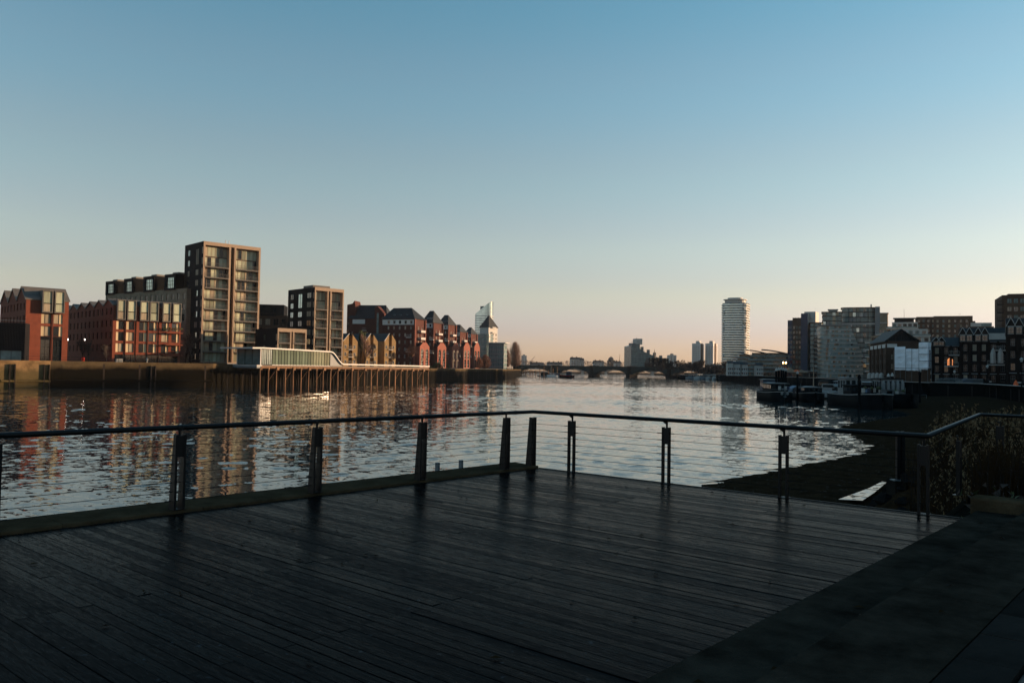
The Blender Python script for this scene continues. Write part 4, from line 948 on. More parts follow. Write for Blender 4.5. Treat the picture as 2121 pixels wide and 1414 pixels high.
# --- life ring, lamps and figures on the left embankment
o = thing('lifebuoy', 'round red lifebuoy on its post on top of the stone flood wall', 'lifebuoy', (gx(173, 193), 193, 1.6))
b = MB()
for i in range(14):
    a0, a1 = 2 * math.pi * i / 14, 2 * math.pi * (i + 1) / 14
    b.tube((.32 * math.cos(a0), 0, .95 + .32 * math.sin(a0)), (.32 * math.cos(a1), 0, .95 + .32 * math.sin(a1)), .13, .13, 'red_paint', 6)
b.build('ring', o); b = MB(); b.box(-.3, .06, 0, .3, .14, 1.4, 'red_paint'); b.build('back_board', o)
for px, Z, y, lab in ((141, 206, 704, 'small white lamp glowing on the brick corner'), (175.5, 212, 704, 'small white lamp glowing in the dark passage between brick blocks')):
    o = thing('wall_lamp', lab, 'lamp', (gx(px, Z), Z, 1.6)); b = MB(); b.tube((0, 0, 0), (0, 0, zy(y, px, Z) - 1.6), .05, .04, 'charcoal'); b.build('lamp_post', o)
    b = MB(); b.lathe([(.05, zy(y, px, Z) - 1.7), (.1, zy(y, px, Z) - 1.6), (.1, zy(y, px, Z) - 1.42), (.04, zy(y, px, Z) - 1.25)], 'lamp_white', 8); b.build('lamp_glass', o)
def person(px, Z, z, h, m1, m2, lab, rz=0):
    o = thing('person', lab, 'person', (gx(px, Z), Z, z), rz); s = h / 1.75
    V = [(0, 0, .95), (0, 0, 1.2), (0, 0, 1.45), (0, 0, 1.53), (0, 0, 1.63), (0, 0, 1.72), (.2, 0, 1.42), (.26, .02, 1.15), (.25, -.1, .88), (-.2, 0, 1.42), (-.26, .02, 1.15), (-.24, -.08, .88), (.1, 0, .88), (.11, -.06, .48), (.11, .05, .05), (.11, -.1, .03), (-.1, 0, .88), (-.11, .05, .48), (-.11, .14, .06), (-.11, .0, .03)]
    E = [(0, 1), (1, 2), (2, 3), (3, 4), (4, 5), (2, 6), (6, 7), (7, 8), (2, 9), (9, 10), (10, 11), (0, 12), (12, 13), (13, 14), (14, 15), (0, 16), (16, 17), (17, 18), (18, 19)]
    rad = [.15, .15, .16, .06, .105, .09, .075, .055, .04, .075, .055, .04, .1, .07, .05, .04, .1, .07, .05, .04]
    me = bpy.data.meshes.new('person_body'); me.from_pydata([tuple(c * s for c in v) for v in V], E, []); me.materials.append(MATS[m1])
    q = bpy.data.objects.new('body', me); COL.objects.link(q); q.parent = o
    mo = q.modifiers.new('Skin', 'SKIN')
    for i, r_ in enumerate(rad): me.skin_vertices[0].data[i].radius = (r_ * s, r_ * s)
    me.skin_vertices[0].data[0].use_root = True; q.modifiers.new('Sub', 'SUBSURF').levels = 1; q.modifiers['Sub'].render_levels = 1
    return o
person(306, 205, 1.6, 1.7, 'offwhite', 'charcoal', 'person in a pale coat walking along the flood wall path')
b = MB(); b.box(0, 0, 0, 1.4, 1, 1.1, 'offwhite'); b.box(-.06, -.06, 1.1, 1.46, 1.06, 1.2, 'grey_metal'); b.box(.1, -.02, .15, 1.3, 0, .95, 'grey_metal'); b.build('utility_cabinet', None, (gx(243, 199), 199, 1.6), R(43), label='pale utility cabinet behind the flood wall by the red brick flats', cat='cabinet')
o = thing('embankment_railing', 'thin dark railing along the flood wall top below the red brick flats', 'railing')
p0, p1 = (-107, 181), (-77, 209.5)
for i in range(16): t = i / 15; b = MB(); b.box(-.03, -.03, 1.9, .03, .03, 3.0, 'charcoal'); b.build('rail_post', o, (p0[0] + (p1[0] - p0[0]) * t, p0[1] + (p1[1] - p0[1]) * t, 0))
for z in (2.4, 2.95): b = MB(); b.tube((*p0, z), (*p1, z), .035, .035, 'charcoal', 5); b.build('rail_bar', o)
brush_tree('bare_tree', 'tall rounded pinkish bare tree at the far end of the left bank office block', 1068, 625, 1.5, 21, 13, 'twig_pink', 900, 3, tw=.055)
brush_tree('bare_tree', 'smaller pinkish bare tree leaning beside the tall rounded one', 1051, 590, 1.5, 15, 7, 'twig_pink', 500, 4, tw=.05)
brush_tree('bare_tree', 'low reddish bare tree in front of the pyramid roofed tower', 1006, 540, 1.5, 9.5, 10, 'twig_red', 700, 5, low=.02, tw=.05)
brush_tree('bare_tree', 'low reddish bare tree by the end of the warehouse row', 993, 530, 1.5, 7.5, 7, 'twig_red', 500, 6, low=.02, tw=.05)
for i, (px, Z, h, lab, kd) in enumerate(((757, 285, 12, 'bare tree in front of the middle yellow gabled house', 7), (775, 290, 9, 'slender bare tree over the corner of the middle yellow gabled house', 8), (849, 320, 10, 'pale bare tree by the first warehouse corner', 9), (397, 222, 7, 'bare tree at the foot of the apartment tower', 10), (386, 226, 9, 'thin bare tree between the red brick flats and the apartment tower', 8), (625, 238, 6, 'bare tree behind the glass pavilion', 7), (172, 205, 6.5, 'dark bare tree in the gap between the red brick flats', 9), (185, 203, 6, 'second dark bare tree in the gap between the red brick flats', 7), (222, 201, 5, 'thin bare tree at the corner of the long red brick flats', 10), (812, 300, 6, 'bare shrub tree before the yellow house by the warehouse', 8))):
    tree('bare_tree', lab, px, Z, 1.6, h, kd, 1.0, 'bare trees along the left bank', rz=i * 1.3, m='twig_dark' if i not in (0, 2) else 'twig_pink', sx=.75, tw=.03)
tree('evergreen_tree', 'dark slim evergreen between two yellow gabled houses', 749, 288, 1.6, 13, 12, .5, m='leaf', sx=.55, tw=.09, up=.8)
def bush(name, label, px, Z, zb, w, h, m, n=500, seed=1, x=None):
    rd = random.Random(seed); b = MB()
    for i in range(n):
        a, r = rd.uniform(0, 6.283), rd.random() ** .5; t = rd.random(); R_ = w / 2 * r * (1 - .5 * t * t); z = h * t * (1.05 - .5 * r); c = Vector((R_ * math.cos(a), R_ * math.sin(a) * .7, z)); q = w * .05 + .05
        b.poly([c + Vector((rd.uniform(-q, q), rd.uniform(-q, q), rd.uniform(-q, q))) for k in range(3)], m)
    return b.build(name, None, (gx(px, Z) if x is None else x, Z, zb), label=label, cat='bush')
bush('green_bush', 'green bush on the wall top by the second warehouse', 907, 370, 1.5, 6, 3.0, 'leaf', 700)
bush('green_bush', 'dark green bush beside the third warehouse', 925, 410, 1.5, 5, 4.0, 'leaf', 600, 2)
bush('green_bush', 'dark evergreen bush at the foot of the second warehouse porch', 884, 360, 1.5, 5, 3.4, 'leaf', 600, 3)

# ================================================================== TOWERS AT THE BEND
B = Bld('glass_tower', 'curved glass tower with a slanted pointed top behind the pyramid roofed tower', 'building', 980, 900, -20, px1=1014, D=16)
W = B.W; hs_, ht_ = B.h(650, 982), B.h(623, 1012); b = MB()
pts = rrect(W, 16, 6, 4); n = len(pts)
top = [hs_ + (ht_ - hs_) * max(0, min(1, (p[0] / W))) ** 1.3 for p in pts]
i0 = len(b.v); b.v += [(p[0], p[1], 0) for p in pts] + [(p[0], p[1], z) for p, z in zip(pts, top)]
for a in range(n): c = (a + 1) % n; b.f.append((i0 + a, i0 + c, i0 + n + c, i0 + n + a)); b.m.append(b.mi('sky_glass'))
b.f.append(tuple(i0 + n + a for a in range(n))); b.m.append(b.mi('grey_metal')); b.build('glass_skin', B.root)
b = MB()
for f in range(22):
    z = 3 + f * (hs_ - 3) / 22
    b.prism([(p[0] * 1.012 - W * .006, p[1] * 1.012 - .1) for p in pts], z, z + .7, 'offwhite')
b.build('floor_band', B.root, kind='stuff'); b = MB(); b.box(W * .35, 3, hs_, W * .72, 10, hs_ + (ht_ - hs_) * .62, 'grey_metal'); b.build('roof_plant', B.root)
B = Bld('pyramid_tower', 'slim pale tower with a steep pyramid roof at the river bend', 'building', 994, 650, -35, px1=1012, D=11)
W = B.W; H = B.h(678, 994); B.D = D = 12; fo = grid(0, W, 3, 1.3, 2, 3.0, int((H - 3) / 3), 1.7); B.shell(H, 'offwhite', {'front': fo, 'right': grid(0, D, 3, 1.3, 2, 3.0, int((H - 3) / 3), 1.7)}); B.windows('front', fo, rec=.25, single=False, pm=('glass', 'sky_glass')); B.windows('right', grid(0, D, 3, 1.3, 2, 3.0, int((H - 3) / 3), 1.7), rec=.25, single=False)
b = MB(); Hp = B.h(651, 1003)
q = [(-.6, -.6, H), (W + .6, -.6, H), (W + .6, D + .6, H), (-.6, D + .6, H)]
for i in range(4): b.poly([q[i], q[(i + 1) % 4], (W / 2, D / 2, Hp)], 'slate')
b.tube((W / 2, D / 2, Hp - .5), (W / 2, D / 2, Hp + 2), .15, .05, 'charcoal'); b.build('pyramid_roof', B.root)
for f in range(8): b = MB(); b.box(W, D * .3, 4 + f * 4, W + 1.2, D * .7, 4.9 + f * 4, 'offwhite'); b.build('balcony', B.root)
B = Bld('balcony_block', 'dark round cornered block ringed by pale balconies below the pyramid tower', 'building', 983, 575, -25, px1=1011, D=12)
H = B.h(691, 985); pts = rrect(B.W, 12, 4); b = MB(); b.prism([(p[0] * .94 + .3, p[1] * .94 + .3) for p in pts], 0, H, 'teal_glass', 'grey_metal'); b.build('glass_skin', B.root)
for f in range(7): b = MB(); b.prism(pts, 1.5 + f * (H - 1.5) / 6.6, 1.5 + f * (H - 1.5) / 6.6 + .5, 'grey_metal'); b.build('balcony_ring', B.root)
B = Bld('office_block', 'flat roofed glass office block with pale floor bands at the river bend', 'building', 1013, 560, -18, px1=1044, D=7)
H = B.h(709, 1015); W = B.W; b = MB(); b.box(0, 0, 0, W, 7, H - .6, 'teal_glass'); b.build('glass_skin', B.root)
for f in range(6): b = MB(); z = 1 + f * (H - 2) / 5.4; b.box(-.25, -.25, z, W + .25, 7.2, z + .7, 'grey_metal'); b.build('floor_band', B.root)
b = MB(); b.box(-1, -1, H - .6, W + 1.5, 8, H, 'offwhite'); b.build('roof_slab', B.root)
for i in range(8): b = MB(); b.box(i * W / 7 - .12, -.2, 0, i * W / 7 + .12, 0, H - .6, 'grey_metal'); b.build('mullion', B.root)

# ================================================================== BRIDGES
BP = [(1068, 815), (1147, 800), (1227, 776), (1305, 750), (1387, 724), (1470, 698), (1560, 672)]
bp = [(gx(p, z), z) for p, z in BP]
br = thing('railway_bridge', 'dark green iron railway bridge of five low arches on stone piers', 'bridge')
zt, zd, zs = 5.6, 4.0, -1.6
for i, ((x0, y0), (x1, y1)) in enumerate(zip(bp, bp[1:])):
    L = math.hypot(x1 - x0, y1 - y0); a = math.atan2(y1 - y0, x1 - x0)
    b = MB(); N = 12; crown = 2.9
    for yo in (-.4, 8.4):
        for k in range(N):
            t0, t1 = k / N, (k + 1) / N; u0_, u1_ = 2 + (L - 4) * t0, 2 + (L - 4) * t1
            f = lambda t: zs + (crown - zs) * (1 - (2 * t - 1) ** 2)
            b.poly([(u0_, yo, f(t0)), (u1_, yo, f(t1)), (u1_, yo, zd), (u0_, yo, zd)], 'bridge_green')
            b.box(u0_, yo - .25, f(t0) - .1, u1_, yo + .25, f(t0) + .5, 'bridge_green') if k % 2 == 0 else None
    for k in range(N):
        t0, t1 = k / N, (k + 1) / N; u0_, u1_ = 2 + (L - 4) * t0, 2 + (L - 4) * t1
        b.poly([(u0_, -.4, f(t0)), (u1_, -.4, f(t1)), (u1_, 8.4, f(t1)), (u0_, 8.4, f(t0))], 'bridge_green')
    b.build('arch_span', br, (x0, y0, 0), a)
    b = MB(); b.box(0, -.9, zd, L, 8.9, zd + .5, 'bridge_green'); b.box(0, -.9, zd + .5, L, -.75, zt, 'bridge_green')
    for k in range(10): b.box(L * k / 10, -1.05, zd + .5, L * k / 10 + .4, -.9, zt + .1, 'bridge_green')
    b.build('deck_girder', br, (x0, y0, 0), a)
    b = MB(); b.box(-1.8, -3, -7, 1.8, 11, zs + 1, 'bridge_stone'); b.box(-2.3, -3.5, -1.4, 2.3, 11.5, -.6, 'bridge_stone'); b.box(-1.6, -1.3, zs + 1, 1.6, 9.3, zt + .4, 'bridge_stone'); b.build('pier', br, (x0, y0, 0), a)
b2 = thing('road_bridge', 'distant brown road bridge seen low through the railway arches', 'bridge', (gx(1160, 1420), 1420, 0), -.03)
b = MB(); L = gx(1400, 1420) - gx(1160, 1420)
for i in range(5):
    u = i * L / 5; N = 8; w = L / 5
    for k in range(N):
        f = lambda t: -2.5 + 4.6 * (1 - (2 * t - 1) ** 2); t0, t1 = k / N, (k + 1) / N
        b.poly([(u + 2 + (w - 4) * t0, 0, f(t0)), (u + 2 + (w - 4) * t1, 0, f(t1)), (u + 2 + (w - 4) * t1, 0, 4.2), (u + 2 + (w - 4) * t0, 0, 4.2)], 'bridge_brown')
b.box(0, .1, 3.2, L, 9, 4.2, 'bridge_brown'); b.box(0, -.3, 4.2, L, .2, 5.0, 'far_stone'); b.build('arch_span', b2)
for i in range(6): b = MB(); b.box(i * L / 5 - 2, -1.5, -6, i * L / 5 + 2, 9, 4.6, 'far_stone'); b.build('pier', b2)

# ================================================================== FAR BANK SKYLINE
rnd = random.Random(21)
b = MB()
for i in range(9000):
    x = rnd.uniform(-120, 420); d = rnd.random(); y = 1520 + d * 500; hgt = 12 + 8 * (.5 + .5 * math.sin(x * .045 + 1.3) * math.sin(x * .017)) + 3 * d
    z = 1 + hgt * rnd.random() ** .7; q = rnd.uniform(1.0, 2.6)
    b.poly([(x + rnd.uniform(-q, q), y + rnd.uniform(-q, q), z + rnd.uniform(-q, q) * .7) for k in range(3)], 'far_wood')
b.build('far_woods', kind='stuff')
rnd = random.Random(9)
far = [('pale distant tower block beside the big rounded bare tree', 1082, 1092, 736, 2300), ('wide distant mansion block above the far trees', 1184, 1204, 744, 1700), ('low white distant terrace near the middle bridge pier', 1203, 1211, 746, 1690), ('white distant house front over the bridge deck', 1232, 1252, 751, 1600), ('distant domed block above the far trees', 1262, 1275, 746, 1750), ('small pale distant house next to the domed block', 1276, 1288, 752, 1650), ('pale distant tower in the haze left of the slanted glass block', 1297, 1305, 746, 2500), ('low distant brick terrace on the far bank', 1100, 1128, 755, 1560), ('distant pale terrace with chimneys on the far bank', 1136, 1166, 754, 1580), ('square hazy tower block right of the slanted glass block', 1388, 1402, 735, 1600)]
for lab, a, c, y, Z in far:
    B = Bld('distant_building', lab, 'building', a, Z, 4, px1=c, D=20, zb=1.2); H = B.h(y, a); W = B.W
    fo = grid(0, W, max(2, int(W / 5)), 2.2, 1.5, 3.2, max(1, int((H - 1.5) / 3.2)), 1.7)
    B.shell(H, rnd.choice(['far_stone', 'offwhite', 'brown_brick']) if 'pale' not in lab and 'white' not in lab else 'offwhite', {'front': fo}, rec=.4); B.windows('front', fo, single=False, rec=.4)
    if 'terrace' in lab or 'house' in lab or 'mansion' in lab:
        r = MB(); r.extr([(-1, H), (10, H + 4.5), (21, H)], 'x', -.5, W + .5, 'slate'); rf = r.build('roof', B.root)
        for k in range(max(1, int(W / 9))): q = MB(); q.box(k * 9 + 2, 5, H + 1, k * 9 + 4, 7, H + 6, 'brown_brick'); q.build('chimney', rf)
    elif 'domed' in lab:
        q = MB(); q.lathe([(W * .5, H), (W * .46, H + 3), (W * .3, H + 6), (.5, H + 8)], 'slate', 12, (W / 2, 10)); q.build('dome', B.root)
    else: B.box('roof_plant', W * .3, 5, H, W * .65, 12, H + 3, 'far_stone')
for px, Z, y, lab, sgn in ((1101, 1900, 742, 'distant tower crane with a raised jib by the rounded bare tree', 1), (1284, 2000, 738, 'distant crane mast above the far trees', .12), (1182, 1800, 748, 'tiny distant crane with a low jib', .8)):
    o = thing('tower_crane', lab, 'crane', (gx(px, Z), Z, 1)); h = zy(y, px, Z) * .72; b = MB(); b.tube((0, 0, 0), (0, 0, h), .8, .8, 'charcoal', 4); b.build('mast', o)
    b = MB(); b.tube((-3 * sgn, 0, h - 3), (9 * sgn, 0, zy(y, px, Z) + 4), .6, .35, 'charcoal', 4); b.tube((-5 * sgn, 0, h), (6 * sgn, 0, h - 1), .5, .5, 'charcoal', 4); b.build('jib', o)

# ================================================================== BEYOND THE BRIDGE, RIGHT: slanted glass block, dark church, twin towers
B = Bld('slanted_glass_block', 'glass apartment block stepping steeply down behind the railway bridge', 'building', 1308, 900, 12, px1=1378, D=22)
W = B.W; z0, z1, z2 = B.h(711, 1310), B.h(722, 1330), B.h(746, 1370); xa = B.u(1326)
b = MB(); b.extr([(0, 0), (W, 0), (W, z2), (W * .72, z2 + 4), (xa + 2, z1 - 2), (xa, z1), (xa, z0), (0, z0 - 3)], 'y', 0, 22, 'teal_glass'); b.build('glass_skin', B.root)
b = MB(); b.box(xa - 3, 3, z0 - 1, xa + 4, 14, B.h(701, 1325), 'offwhite'); b.box(1.5, 2, z0 - 3, xa - 4, 12, z0 + .5, 'grey_metal'); b.tube((xa - 2, 5, z0), (xa - 2, 5, B.h(699, 1325)), .3, .2, 'charcoal'); b.build('penthouse', B.root)
b = MB()
for f in range(13):
    z = 3 + f * 2.4; xe = W if z < z2 else (xa + (W - xa) * max(0, (z1 - z) / (z1 - z2)) if z < z1 else xa)
    b.box(-.3, -.35, z, xe, -.05, z + .45, 'grey_metal')
b.build('floor_band', B.root, kind='stuff')
for i in range(4):
    t = i / 4; x = xa + (W - xa) * (t + .1); z = z1 - (z1 - z2) * (t + .02); b = MB(); b.box(x, 2, z - 5, x + 2.2, 6, z + 2.5, 'grey_metal'); b.build('lift_tower', B.root)
B = Bld('old_mill_block', 'dark old mill building with a small spire in front of the slanted glass block', 'building', 1345, 820, 6, px1=1386, D=16)
H = B.h(752, 1350); fo = grid(0, B.W, 5, 1.4, 2, 3.2, 4, 1.8); B.shell(H, 'dark_brick', {'front': fo}); B.windows('front', fo, single=False, pm=('glass', 'curtain'))
b = MB(); b.extr([(-.5, H), (8, H + 5), (16.5, H)], 'x', 0, B.W, 'slate'); b.tube((B.u(1361), 8, H + 3), (B.u(1361), 8, B.h(722, 1361)), 1.2, .05, 'slate', 6); b.build('roof', B.root)
for k, (a, c, lab) in enumerate(((1434, 1459, 'nearer to the dark trees of two matching pale tower blocks'), (1461.5, 1488, 'one of two matching pale tower blocks, standing next to the balcony ringed tower'))):
    B = Bld('twin_tower', lab, 'building', a, 1150, -38, px1=a + (c - a) * .62, D=13, group='pair of matching tower blocks'); W = B.W; H = B.h(711, a); B.D = 14
    fo = grid(0, W, 3, 1.5, 2.5, 2.9, int((H - 3) / 2.9), 1.5); ro = grid(0, 14, 3, 1.6, 2.5, 2.9, int((H - 3) / 2.9), 1.5)
    B.shell(H, 'white_paint', {'front': fo, 'right': ro}, D=14, rec=.4); B.windows('front', fo, single=False, rec=.4); B.windows('right', ro, D=14, single=False, rec=.4, pm=('glass', 'curtain'))  # walls coloured whiter to imitate haze over the distance
    b = MB(); b.box(W * .35, 4, H, W * .8, 10, H + 3.5, 'offwhite'); b.build('roof_plant', B.root)
    for x in (W * .33, W * .66): b = MB(); b.box(x - .4, -.35, 0, x + .4, 0, H, 'offwhite'); b.build('rib', B.root)
    b = MB(); b.box(W, 4.5, 0, W + .5, 9.5, H, 'brown_brick'); b.build('stair_panel', B.root)
for i in range(11):
    px = 1372 + i * 12.5; Z = 640 + (i * 37) % 60
    tree('bare_tree', ['round', 'spreading', 'narrow', 'broad topped'][i % 4] + ' dark bare tree over the quay, ' + ['first', 'second', 'third', 'fourth', 'fifth', 'sixth', 'seventh', 'eighth', 'ninth', 'tenth', 'eleventh'][i] + ' along from the slanted glass block', px, Z, 0.0, 9 + (i * 5) % 4, 13 + i % 3, 1.5, 'dark trees on the quay by the bridge', rz=i, m='twig_dark', sx=1.25, tw=.1, up=.15)
for i, (px, h) in enumerate(((1450, 6), (1471, 6.5), (1486, 7))): bush('dark_bush', 'dark evergreen ' + ['bush under the twin tower blocks', 'bush between the quay trees and balcony tower', 'bush at the foot of the balcony ringed tower'][i], px, 690, 0, 13, h, 'twig_dark', 700, i)
# ================================================================== RIGHT BANK
# --- tall tower ringed by pale curved balconies
B = Bld('balcony_tower', 'tall slender tower ringed by pale curved balconies on every floor', 'building', 1491.5, 800, -25, W=20, D=20, zb=0); B.root.scale = (1.28, 1.28, 1.0)
H = B.h(622, 1500); nf = 26; fh = (H - 10) / nf
b = MB(); b.prism(rrect(18.4, 18.4, 4.5, 4, .8, .8), 0, H - fh * 1, 'grey_metal', 'concrete'); b.build('glass_skin', B.root)
b = MB(); b.prism(rrect(20, 20, 5.5, 5), -.26, .26, 'bright_white'); b.prism(rrect(19.6, 19.6, 5.3, 5, .2, .2), .22, .9, 'sky_glass'); SLB = b.mesh('balcony_ring')
for f in range(nf): put('balcony_ring', SLB, B.root, (0, 0, 8 + f * fh))
b = MB(); b.prism(rrect(15, 15, 5, 4, 2.2, 2.2), H - fh, H + fh * .4, 'offwhite'); b.prism(rrect(17, 17, 5, 4, 1.2, 1.2), H + fh * .4, H + fh * .6, 'white_paint'); b.prism(rrect(11, 11, 4, 4, 4.2, 4.2), H + fh * .6, B.h(615, 1515), 'offwhite'); b.build('crown_storey', B.root)
for k in range(10):
    b = MB(); rd = random.Random(k); f = k
    for j in range(14): x = 1.5 + rd.random() * 16; z = 8 + rd.randrange(nf) * fh; b.box(x, .6, z + .25, x + 1.1, .78, z + fh - .3, 'curtain' if j % 2 else 'offwhite'); b.box(19.2, x, z + .25, 19.4, x + 1.3, z + fh - .3, 'curtain')
    b.build('window_glazing', B.root, kind='stuff')
b = MB(); b.box(-9, -7, 0, 22, 12, 5.5, 'teal_glass'); b.box(-9.6, -7.6, 5.5, 22.6, 12.5, 6.2, 'white_paint'); b.box(-7, -5, 6.2, 20, 12, 8.6, 'teal_glass'); b.box(-7.6, -5.6, 8.6, 20.6, 12, 9.2, 'white_paint'); b.build('podium', B.root)

# --- balconied flats with winged roofs
for i, (a, c, y, Z, lab) in enumerate(((1520, 1558, 729, 560, 'low curved flats with pale balconies at the foot of the balcony ringed tower'), (1545, 1592, 725, 520, 'low flats under a curved wing roof between the two big towers'), (1578, 1634, 725, 480, 'low flats under a curved wing roof beside the blue sided tower block'))):
    B = Bld('balconied_flats', lab, 'building', a, Z, -16, px1=c, D=14, zb=0, group='low riverside flats with wing roofs'); W = B.W; H = B.h(y + 5, a); fl = 6; fh = H / fl
    for f in range(fl):
        ins = max(0, f - 2) * 1.3; fo = grid(ins, W, 5, W / 8, .4 + f * fh, fh, 1, fh * .62)
        B.shell((f + 1) * fh - f * fh, 'stock_brick', {'front': [(o[0] - ins, o[1] - ins, .4, .4 + fh * .62) for o in fo]}, x=ins, y=ins * .6, z=f * fh, W=W - ins, D=13 - ins * .6, name='wall')
        B.windows('front', [(o[0] - ins, o[1] - ins, .4, .4 + fh * .62) for o in fo], x=ins, y=ins * .6, z=f * fh, W=W - ins, D=10, single=False, pm=('teal_glass', 'glass', 'curtain'))
        if f: o = put('balcony', None, B.root, (ins - 1.0, ins * .6 - 1.6, f * fh)); b = MB(); b.box(0, 0, -.15, W - ins + 1, 1.6, .1, 'offwhite'); b.build('balcony_slab', o); b = MB(); b.box(0, 0, .1, W - ins + 1, .08, 1.0, 'teal_glass'); b.box(0, -.02, 1.0, W - ins + 1, .1, 1.1, 'grey_metal'); b.build('balcony_rail', o)
    b = MB(); n = 8; x0 = 4 * 1.3 * .6
    pf = [(x0 - 3 + (W - x0 + 4) * k / n, H + 1.6 - 2.6 * (k / n) ** 1.6) for k in range(n + 1)]; b.extr(pf + [(x, z + .35) for x, z in pf[::-1]], 'y', -1.5, 14, 'grey_metal'); b.build('wing_roof', B.root)
# --- pale riverside houses
for i, (a, c, y, lab) in enumerate(((1508.5, 1520, 752, 'white rendered house at the downstream end of the pale quay houses'), (1521, 1535, 754, 'pale quay house in the middle of the row below the wing roofs'), (1537, 1550, 755, 'pale quay house with taller windows below the wing roofs'), (1568, 1582, 757, 'pale quay house nearest to the lit street lamp'))):
    B = Bld('quay_house', lab, 'house', a, 470, -8, px1=c, D=8, zb=0, group='pale houses along the far quay'); W = B.W; H = B.h(y, a)
    fo = grid(0, W, 3, .8, .8, 2.4, 2, 1.3); B.shell(H, 'offwhite', {'front': fo}); B.windows('front', fo, rec=.25, fm='white_paint', t=.05)
    r = MB(); r.extr([(-.3, H), (4, H + 1.6), (8.3, H)], 'x', -.2, W + .2, 'slate'); r.build('roof', B.root)

# --- tower block with blue side
B = Bld('blue_sided_tower', 'grey tower block with a plain dark blue panel and sunlit top corner', 'building', 1632, 470, -32, px1=1674, D=15, zb=0)
W = B.W; u1, u2, u3 = B.u(1642), B.u(1660), W; hA, hB, hC = B.h(663, 1636), B.h(658, 1650), B.h(649, 1668)
for nm, x0, x1, h_, m, cols in (('wing', 0, u1, hA, 'navy_paint', 2), ('middle_wing', u1, u2, hB, 'brown_brick', 3)):
    fo = grid(0, x1 - x0, cols, (x1 - x0) / cols * .6, 2, 2.8, int((h_ - 3) / 2.8), 1.6)
    B.shell(h_, m, {'front': fo}, x=x0, W=x1 - x0, D=15, name=nm); B.windows('front', fo, x=x0, W=x1 - x0, D=15, single=False, pm=('glass', 'teal_glass', 'curtain'))
ro = grid(0, 13, 3, 2.2, hC * .45, 2.8, int(hC * .5 / 2.8), 1.9)
b = MB(); wall_ops(b, (u2, -.6, 0), (1, 0), W - u2, hC, [], 0, 'navy_paint'); b.build('blue_panel', B.root)
b = MB(); wall_ops(b, (W, -.6, 0), (0, 1), 14, hC, [], 0, 'offwhite'); b.poly([(u2, -.6, hC), (W, -.6, hC), (W, 14, hC), (u2, 14, hC)], 'grey_metal'); wall_ops(b, (u2, 14, 0), (0, -1), 14.6, hC, [], 0, 'brown_brick'); b.build('wall', B.root)
for f in range(13): b = MB(); z = 3 + f * (hC - 3) / 13; b.box(W, 2, z, W + 1.7, 11, z + .2, 'offwhite'); b.box(W + 1.6, 2, z + .2, W + 1.7, 11, z + 1.1, 'sky_glass'); b.build('balcony', B.root)
b = MB(); b.box(u2 + 1, 3, hC, W + 3.5, 12, B.h(644.5, 1675), 'offwhite'); b.box(W, 3, hC - 6, W + 3.5, 12, hC, 'offwhite'); b.build('top_storey', B.root)
b = MB()
for x in (1.5, 3, u1 + 2): b.tube((x, 6, hA), (x, 6, hA + 2), .06, .06, 'charcoal')
b.build('aerial', B.root)

# --- glass apartment complex
def banded(name, label, px0, Z, ang, px1, D, y, m='teal_glass', bands=8, bm='charcoal', r=0.0, cat='building', top=None, sub=1.0, mull=0.0):
    B = Bld(name, label, cat, px0, Z, ang, px1=px1, D=D, zb=0); W = B.W; H = B.h(y, px0)
    pts = rrect(W, D, r, 6) if r > 0 else [(0, 0), (W, 0), (W, D), (0, D)]
    b = MB(); b.prism(pts, 0, H - .3, m, 'grey_metal'); b.build('glass_skin', B.root)
    cx, cy = W / 2, D / 2; big = [(cx + (x - cx) * (1 + .5 / W), cy + (yy - cy) * (1 + .5 / D)) for x, yy in pts]
    for f in range(bands): bb_ = MB(); z = 2.5 + f * (H - 2.5) / bands; bb_.prism(big, z, z + .5 * sub, bm); bb_.build('floor_band', B.root)
    bb_ = MB(); bb_.prism([(cx + (x - cx) * (1 + 1.2 / W), cy + (yy - cy) * (1 + 1.2 / D)) for x, yy in pts], H - .3, H + .15, top or bm); bb_.build('roof_slab', B.root)
    if mull:
        q = MB(); rd = random.Random(int(px0))
        for f in range(bands):
            z = 2.5 + f * (H - 2.5) / bands
            for i in range(int(W / mull)):
                x = r + .2 + i * mull
                if x + mull > W - r or rd.random() < .35: continue
                q.box(x + .1, -.06, z + .6, x + mull - .15, .02, z + (H - 2.5) / bands - .1, rd.choice(['glass', 'offwhite', 'curtain', 'sky_glass', 'grey_metal', 'teal_glass']))
        q.build('window_panel', B.root, kind='stuff')
        q = MB(); k = int(W / mull)
        for i in range(k + 1): x = max(r, min(W - r, i * W / max(1, k))); q.box(x - .07, -.12, .5, x + .07, .02, H - .3, bm)
        q.build('mullion', B.root, kind='stuff')
    return B
banded('glass_wing', 'narrow teal glass wing next to the blue sided tower block', 1679, 458, -20, 1704, 14, 668, bands=11, mull=1.6, r=2)
banded('glass_wing', 'teal glass block with raised lift head behind the stepped flats', 1704, 490, -21, 1744, 16, 646, bands=13, mull=1.8)
B = Bld('lift_head', 'small flat capped lift head on the teal glass block', 'building', 1717, 492, -21, px1=1735, D=7, zb=0); H = B.h(641.5, 1720); b = MB(); b.box(0, 2, 30, B.W, 9, H, 'teal_glass'); b.box(-.5, 1.5, H, B.W + .5, 9.5, H + .5, 'grey_metal'); b.build('lift_box', B.root)
b = MB(); b.box(B.W * .3, 3, 0, B.W * .7, 8, 30, 'charcoal'); b.build('lift_shaft', B.root)
B = banded('curved_glass_block', 'biggest teal glass block with curved top corner and tall end fin', 1744, 510, -22, 1814, 18, 637, bands=13, r=4, mull=2.0)
